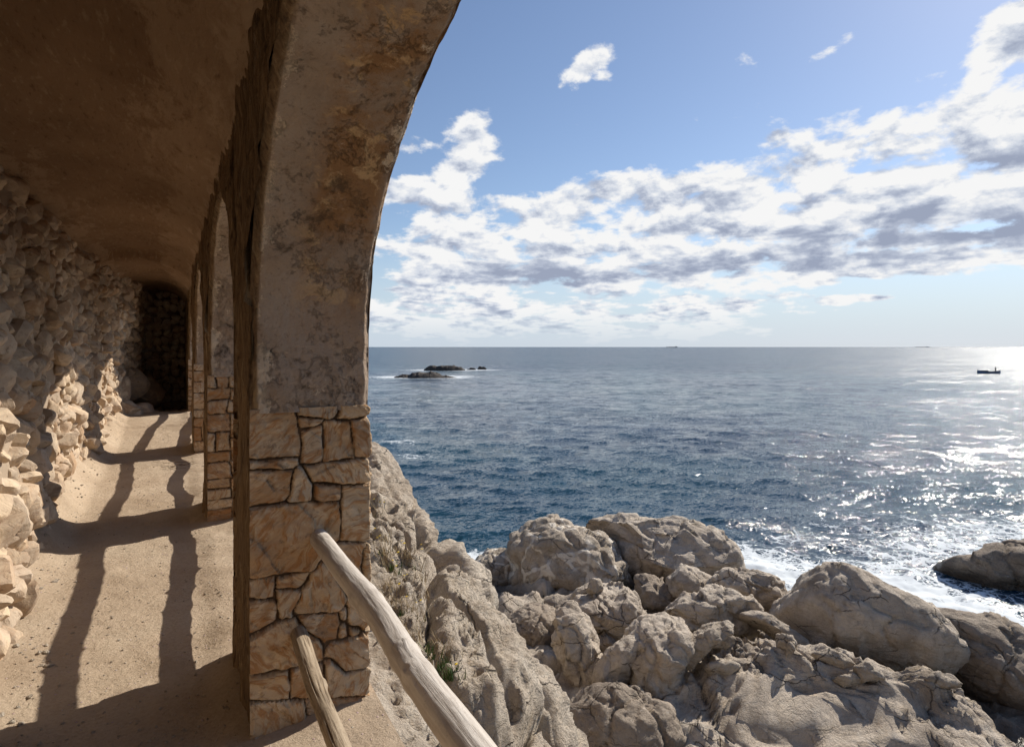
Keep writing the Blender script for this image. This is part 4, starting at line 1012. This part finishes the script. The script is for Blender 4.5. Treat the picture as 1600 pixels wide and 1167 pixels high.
# ============================================================ PLANTS ON THE CLIFF
dg = bpy.context.evaluated_depsgraph_get()
def ground_at(px, py):
    cam = Vector((0, 0, HCAM)); p = Vector(at(px, py, 1.0)); dr = (p-cam).normalized()
    bpy.context.view_layer.update()
    cl = bpy.data.objects['cliff']
    ok, loc, nn, idx = cl.ray_cast(cam, dr)
    return loc if ok else None
def blades(n, h, spread, r, w=.004, lean=.5, droop=.3):
    Vs, Fs, off = [], [], 0
    for k in range(n):
        a = r.uniform(0, 6.28); l = h*r.uniform(.55, 1.1); le = r.uniform(.1, lean)
        b = np.array([r.normal(0, spread), r.normal(0, spread), -.02]); dx = np.array([math.cos(a), math.sin(a), 0]); sd = np.array([-dx[1], dx[0], 0])
        pts = []
        for t in (0, .35, .7, 1):
            c = b+dx*l*le*t+dx*droop*l*t*t*.5+np.array([0, 0, l*t*(1-.35*le*t)]); ww = w*(1-t)+.0006
            pts += [c-sd*ww, c+sd*ww]
        Vs.append(np.array(pts)); Fs.append(np.array([[0, 1, 3, 2], [2, 3, 5, 4], [4, 5, 7, 6]])+off); off += 8
    return np.concatenate(Vs), np.concatenate(Fs)
def flowers(n, h, spread, r):
    Vs, Fs, off = [], [], 0
    for k in range(n):
        c = np.array([r.normal(0, spread), r.normal(0, spread), h*r.uniform(.55, 1.1)]); s = r.uniform(.008, .013)
        ring = [(c[0]+s*(1 if j % 2 == 0 else .6)*math.cos(j*math.pi/5), c[1]+s*(1 if j % 2 == 0 else .6)*math.sin(j*math.pi/5), c[2]+.25*s*math.cos(j*math.pi/5)) for j in range(10)]
        Vs.append(np.array([list(c+np.array([0, 0, .003]))]+ring)); Fs.append(np.array([[0, 1+j, 1+(j+1) % 10] for j in range(10)])+off); off += 11
    return np.concatenate(Vs), np.concatenate(Fs)
PL = [(592,805,'w','yellow flowered weed just below the pillar edge on the cliff, highest of them'), (600,860,'w','thin flowering weed hanging beside the pillar corner'), (615,895,'w','dry weed with yellow flowers in the crevice left of the rounded lump'),
      (645,885,'w','tall dry weed with the most yellow flowers, on the middle of the cliff'), (630,930,'w','straggly weed in the rubble below the tall one'), (652,965,'w','low weed with one yellow flower above the green tufts'),
      (628,960,'g','small green grass tuft in the rubble beside the log'), (612,885,'g','little green tuft near the pillar edge among dry stalks'), (670,1025,'g','upper green grass tuft on the lower cliff'), (692,1042,'g','middle green grass tuft on the lower cliff'),
      (706,1055,'g','largest green grass tuft lowest on the cliff'), (685,1062,'w','weed between the two lowest grass tufts')]
for k, (px, py, kd, lb) in enumerate(PL):
    g = ground_at(px, py)
    if g is None: continue
    r = np.random.default_rng(300+k)
    if kd == 'w':
        root = tag(empty('flowering_weed', g), lb, 'weed', 'flowering weeds on the cliff')
        hh = .22 if k in (3, 0, 1) else .15
        V, Fc = blades(16, hh, .045, r, .0016, .6); mk('dry_foliage', V, Fc, M['straw'], root)
        V, Fc = blades(10, .06, .04, r, .004, .8); mk('green_foliage', V, Fc, M['grass'], root)
        for j in range(5 if k == 3 else 3):
            V, Fc = flowers(1, hh*.85, .05, r); mk('flower', V, Fc, M['flower'], root)
    else:
        V, Fc = blades(46, .10 if k > 7 else .06, .028, r, .004, .5); o = mk('grass_tuft', V, Fc, M['grass']); o.location = g
        tag(o, lb, 'grass tuft', 'green grass tufts on the cliff')

TF = [(598,842),(607,872),(622,862),(612,915),(634,902),(640,868),(655,905),(624,945),(640,950),(663,930),(618,985),(648,1000),(668,985),(690,1005),(604,935),(660,1040),(700,1020)]
for k, (px, py) in enumerate(TF):
    g = ground_at(px, py)
    if g is None: continue
    r = np.random.default_rng(500+k)
    V, Fc = blades(34, r.uniform(.07, .15), .035, r, .0017, .7, .4)
    o = mk('dry_grass_tuft', V, Fc, M['straw']); o.location = g
    tag(o, 'small tuft of dry straw coloured grass in the cliff crevices beside the nearest pillar', 'grass tuft', 'dry grass tufts on the cliff')
# ============================================================ SKY, SUN, CAMERA
SUN_EL = math.radians(36); SUN_B = math.radians(76.2)       # bearing from +Y towards +X
w = bpy.data.worlds.new('World'); C.world = w; w.use_nodes = True
t = NT(w.node_tree)
STR = 0.10
sky = t.n('ShaderNodeTexSky', {'sky_type': 'NISHITA', 'sun_disc': False, 'sun_elevation': SUN_EL, 'sun_rotation': SUN_B, 'altitude': 0, 'air_density': 1.0, 'dust_density': 0.25, 'ozone_density': 3.0})
G = t.n('ShaderNodeTexCoord').outputs['Generated']
sep = t.n('ShaderNodeSeparateXYZ', None, {0: G}); gx, gy, gz = sep.outputs
# bearing relative to the middle of the seaward view, and elevation (radians)
az = t.math('SUBTRACT', t.math('ARCTAN2', gx, gy), TH)
el = t.math('ARCSINE', gz)
AE = t.n('ShaderNodeCombineXYZ', None, {0: az, 1: el, 2: 0.0}).outputs[0]
zc = t.math('ADD', t.math('MAXIMUM', gz, 0.0), 0.13)
def deck(ox, oy, k=1.0):
    a = t.math('DIVIDE', gx, zc); b = t.math('DIVIDE', gy, zc)
    return t.n('ShaderNodeCombineXYZ', None, {0: t.math('ADD', a, ox), 1: t.math('ADD', b, oy), 2: 0.0}).outputs[0]
def rad(px, py):
    a = math.atan((px-800)/F); return a, math.atan((542-py)/F*math.cos(a))
def total(lst):
    """sum of soft elliptical weights placed by bearing and elevation in the sky"""
    o = None
    for (px, py, sx, sy, rot, amp) in lst:
        a, e = rad(px, py); k = math.cos(a)**1.5
        v = t.n('ShaderNodeMapping', {'vector_type': 'TEXTURE'}, {'Vector': AE, 'Location': (a, e, 0), 'Rotation': (0, 0, math.radians(rot)), 'Scale': (sx*1.7*k/F, sy*1.7*k**.5/F, 1)}).outputs[0]
        g = t.n('ShaderNodeTexGradient', {'gradient_type': 'SPHERICAL'}, {0: v}).outputs['Fac']
        o = t.math('MULTIPLY', g, amp) if o is None else t.math('MULTIPLY_ADD', g, amp, o)
    return o
CL = [  # px, py, half width, half height, rotation (deg, counter-clockwise), weight
 (1500,228,230,54,13,.55),(1250,265,220,50,17,.5),(1010,300,150,36,14,.5),(900,292,70,38,10,.28),(1560,300,220,85,3,.6),(1250,350,250,60,6,.55),(900,370,200,48,4,.55),(700,400,130,45,6,.5),(1450,390,260,42,3,.5),(1050,420,300,36,2,.5),
 (735,205,36,30,30,.62),(750,245,60,20,25,.40),(695,262,50,24,0,.45),(640,222,44,18,20,.45),(680,315,105,28,5,.52),(610,300,60,26,0,.3),
 (915,102,42,22,25,.72),(950,125,16,8,0,.42),(1600,58,58,74,20,.86),(1555,130,40,34,30,.5),(1300,78,30,10,35,.30),(1265,95,20,12,30,.26),(1440,2,70,14,5,.36),(1062,55,12,10,50,.28),(1010,235,14,6,30,.24),(940,232,16,5,30,.24),
 (640,480,220,36,0,.42),(900,490,260,28,0,.40),(1150,480,160,14,2,.45),(1320,468,30,7,2,.45),(1375,467,24,6,2,.45),(800,520,300,18,0,.35),(1100,518,160,10,0,.28),(1450,525,120,6,0,.26)]
DK = [ (770,420,110,26,4,.9),(860,432,90,18,3,.9),(1000,365,60,22,0,.35),(1230,262,55,24,20,.6),(1180,400,160,26,3,.9),(1400,378,190,28,2,.95),(1540,372,140,36,0,.9),(1560,330,70,28,0,.5),(760,345,60,18,10,.5),(1000,430,160,14,2,.7),(700,490,160,10,0,.5),(1500,262,70,16,15,.35),(1590,80,30,22,0,.4),(640,300,60,10,0,.25),(930,345,70,14,0,.45)]
bias = total(CL)
def dens(ox, oy, vx, vy, det):
    D = deck(ox, oy)
    n1 = t.noise(D, 1.3, 3, 0.60, 0.35)
    n2 = t.noise(t.vscale(D, (1, 1, 1), (7, 3, 0)), 3.6, det-3, 0.52, 0.2)
    n3 = t.noise(t.vscale(AE, (1, 1.75, 1), (vx, vy*1.75, 0), (0, 0, -.22)), 11, det, 0.60, 0.15)
    s_ = t.math('ADD', t.math('ADD', t.math('MULTIPLY', n1, .35), t.math('MULTIPLY', n2, .55)), t.math('MULTIPLY', n3, .95))
    return t.math('ADD', t.math('SUBTRACT', s_, .925), .5)
d1 = dens(0, 0, 0, 0, 9); d2 = dens(math.sin(SUN_B)*.07, math.cos(SUN_B)*.07-.06, .007, .016, 6)
bias = t.math('MINIMUM', bias, .62)
Dn = t.math('ADD', d1, t.math('MULTIPLY', bias, .62))
cover = t.mapr(Dn, 0.68, 0.82)
dark = total(DK)
lit = t.math('ADD', t.math('MULTIPLY', t.math('SUBTRACT', d1, d2), 4.4), .86)
lit = t.math('SUBTRACT', lit, t.math('MULTIPLY', t.mapr(Dn, .82, 1.12), .30))
lit = t.math('SUBTRACT', lit, t.math('MULTIPLY', t.math('MULTIPLY', dark, t.mapr(t.math('ADD', d1, t.math('MULTIPLY', dark, .16)), .47, .80)), .75))
lit = t.math('ADD', lit, t.math('MULTIPLY', t.mapr(Dn, .68, .84, 1, 0), .25))
cc = t.ramp(t.math('MULTIPLY', lit, 1.0, clamp=True), [(0.0, (.36, .41, .54)), (0.35, (.50, .555, .68)), (.65, (.74, .785, .87)), (1.0, (1.0, 1.0, 1.0))])
cc = t.n('ShaderNodeVectorMath', {'operation': 'SCALE'}, {0: cc, 'Scale': 0.70/STR}).outputs[0]
skyc = t.n('ShaderNodeHueSaturation', None, {'Saturation': .97, 'Value': 1.0, 'Color': sky.outputs[0]}).outputs[0]
# pale sea haze low over the horizon
skyc = t.mix(1.0, skyc, (.87, .84, .85), 'MULTIPLY')
hz = t.mapr(el, 0.0, .20, .85, 0)
skyc = t.mix(hz, skyc, (.42/STR, .50/STR, .60/STR))
col = t.mix(t.math('MULTIPLY', cover, t.mapr(el, -.002, .07, .15, 1)), skyc, cc)
bg = t.n('ShaderNodeBackground', None, {'Color': col, 'Strength': STR})
t.n('ShaderNodeOutputWorld', None, {'Surface': bg.outputs[0]})

sl = bpy.data.lights.new('sun', 'SUN'); sl.energy = 4.4; sl.angle = math.radians(.53); sl.color = (1, .93, .82)
so = bpy.data.objects.new('sun', sl); COL.objects.link(so); so.location = (40, 10, 30)
sd = Vector((math.sin(SUN_B)*math.cos(SUN_EL), math.cos(SUN_B)*math.cos(SUN_EL), math.sin(SUN_EL)))
so.rotation_euler = sd.to_track_quat('Z', 'Y').to_euler()

cam = bpy.data.cameras.new('camera'); co = bpy.data.objects.new('camera', cam); COL.objects.link(co)
co.location = (0, 0, HCAM); co.rotation_euler = (math.radians(90), 0, -TH)
cam.sensor_width = 36; cam.lens = 36*F/1600; cam.shift_y = -(583.5-542)/1600
cam.clip_end = 60000; cam.clip_start = .05
C.camera = co
C.cycles.max_bounces = 14; C.cycles.diffuse_bounces = 9
C.view_settings.view_transform = 'Standard'; C.view_settings.look = 'None'; C.view_settings.exposure = 0.4; C.view_settings.gamma = 1
C.view_settings.use_curve_mapping = False
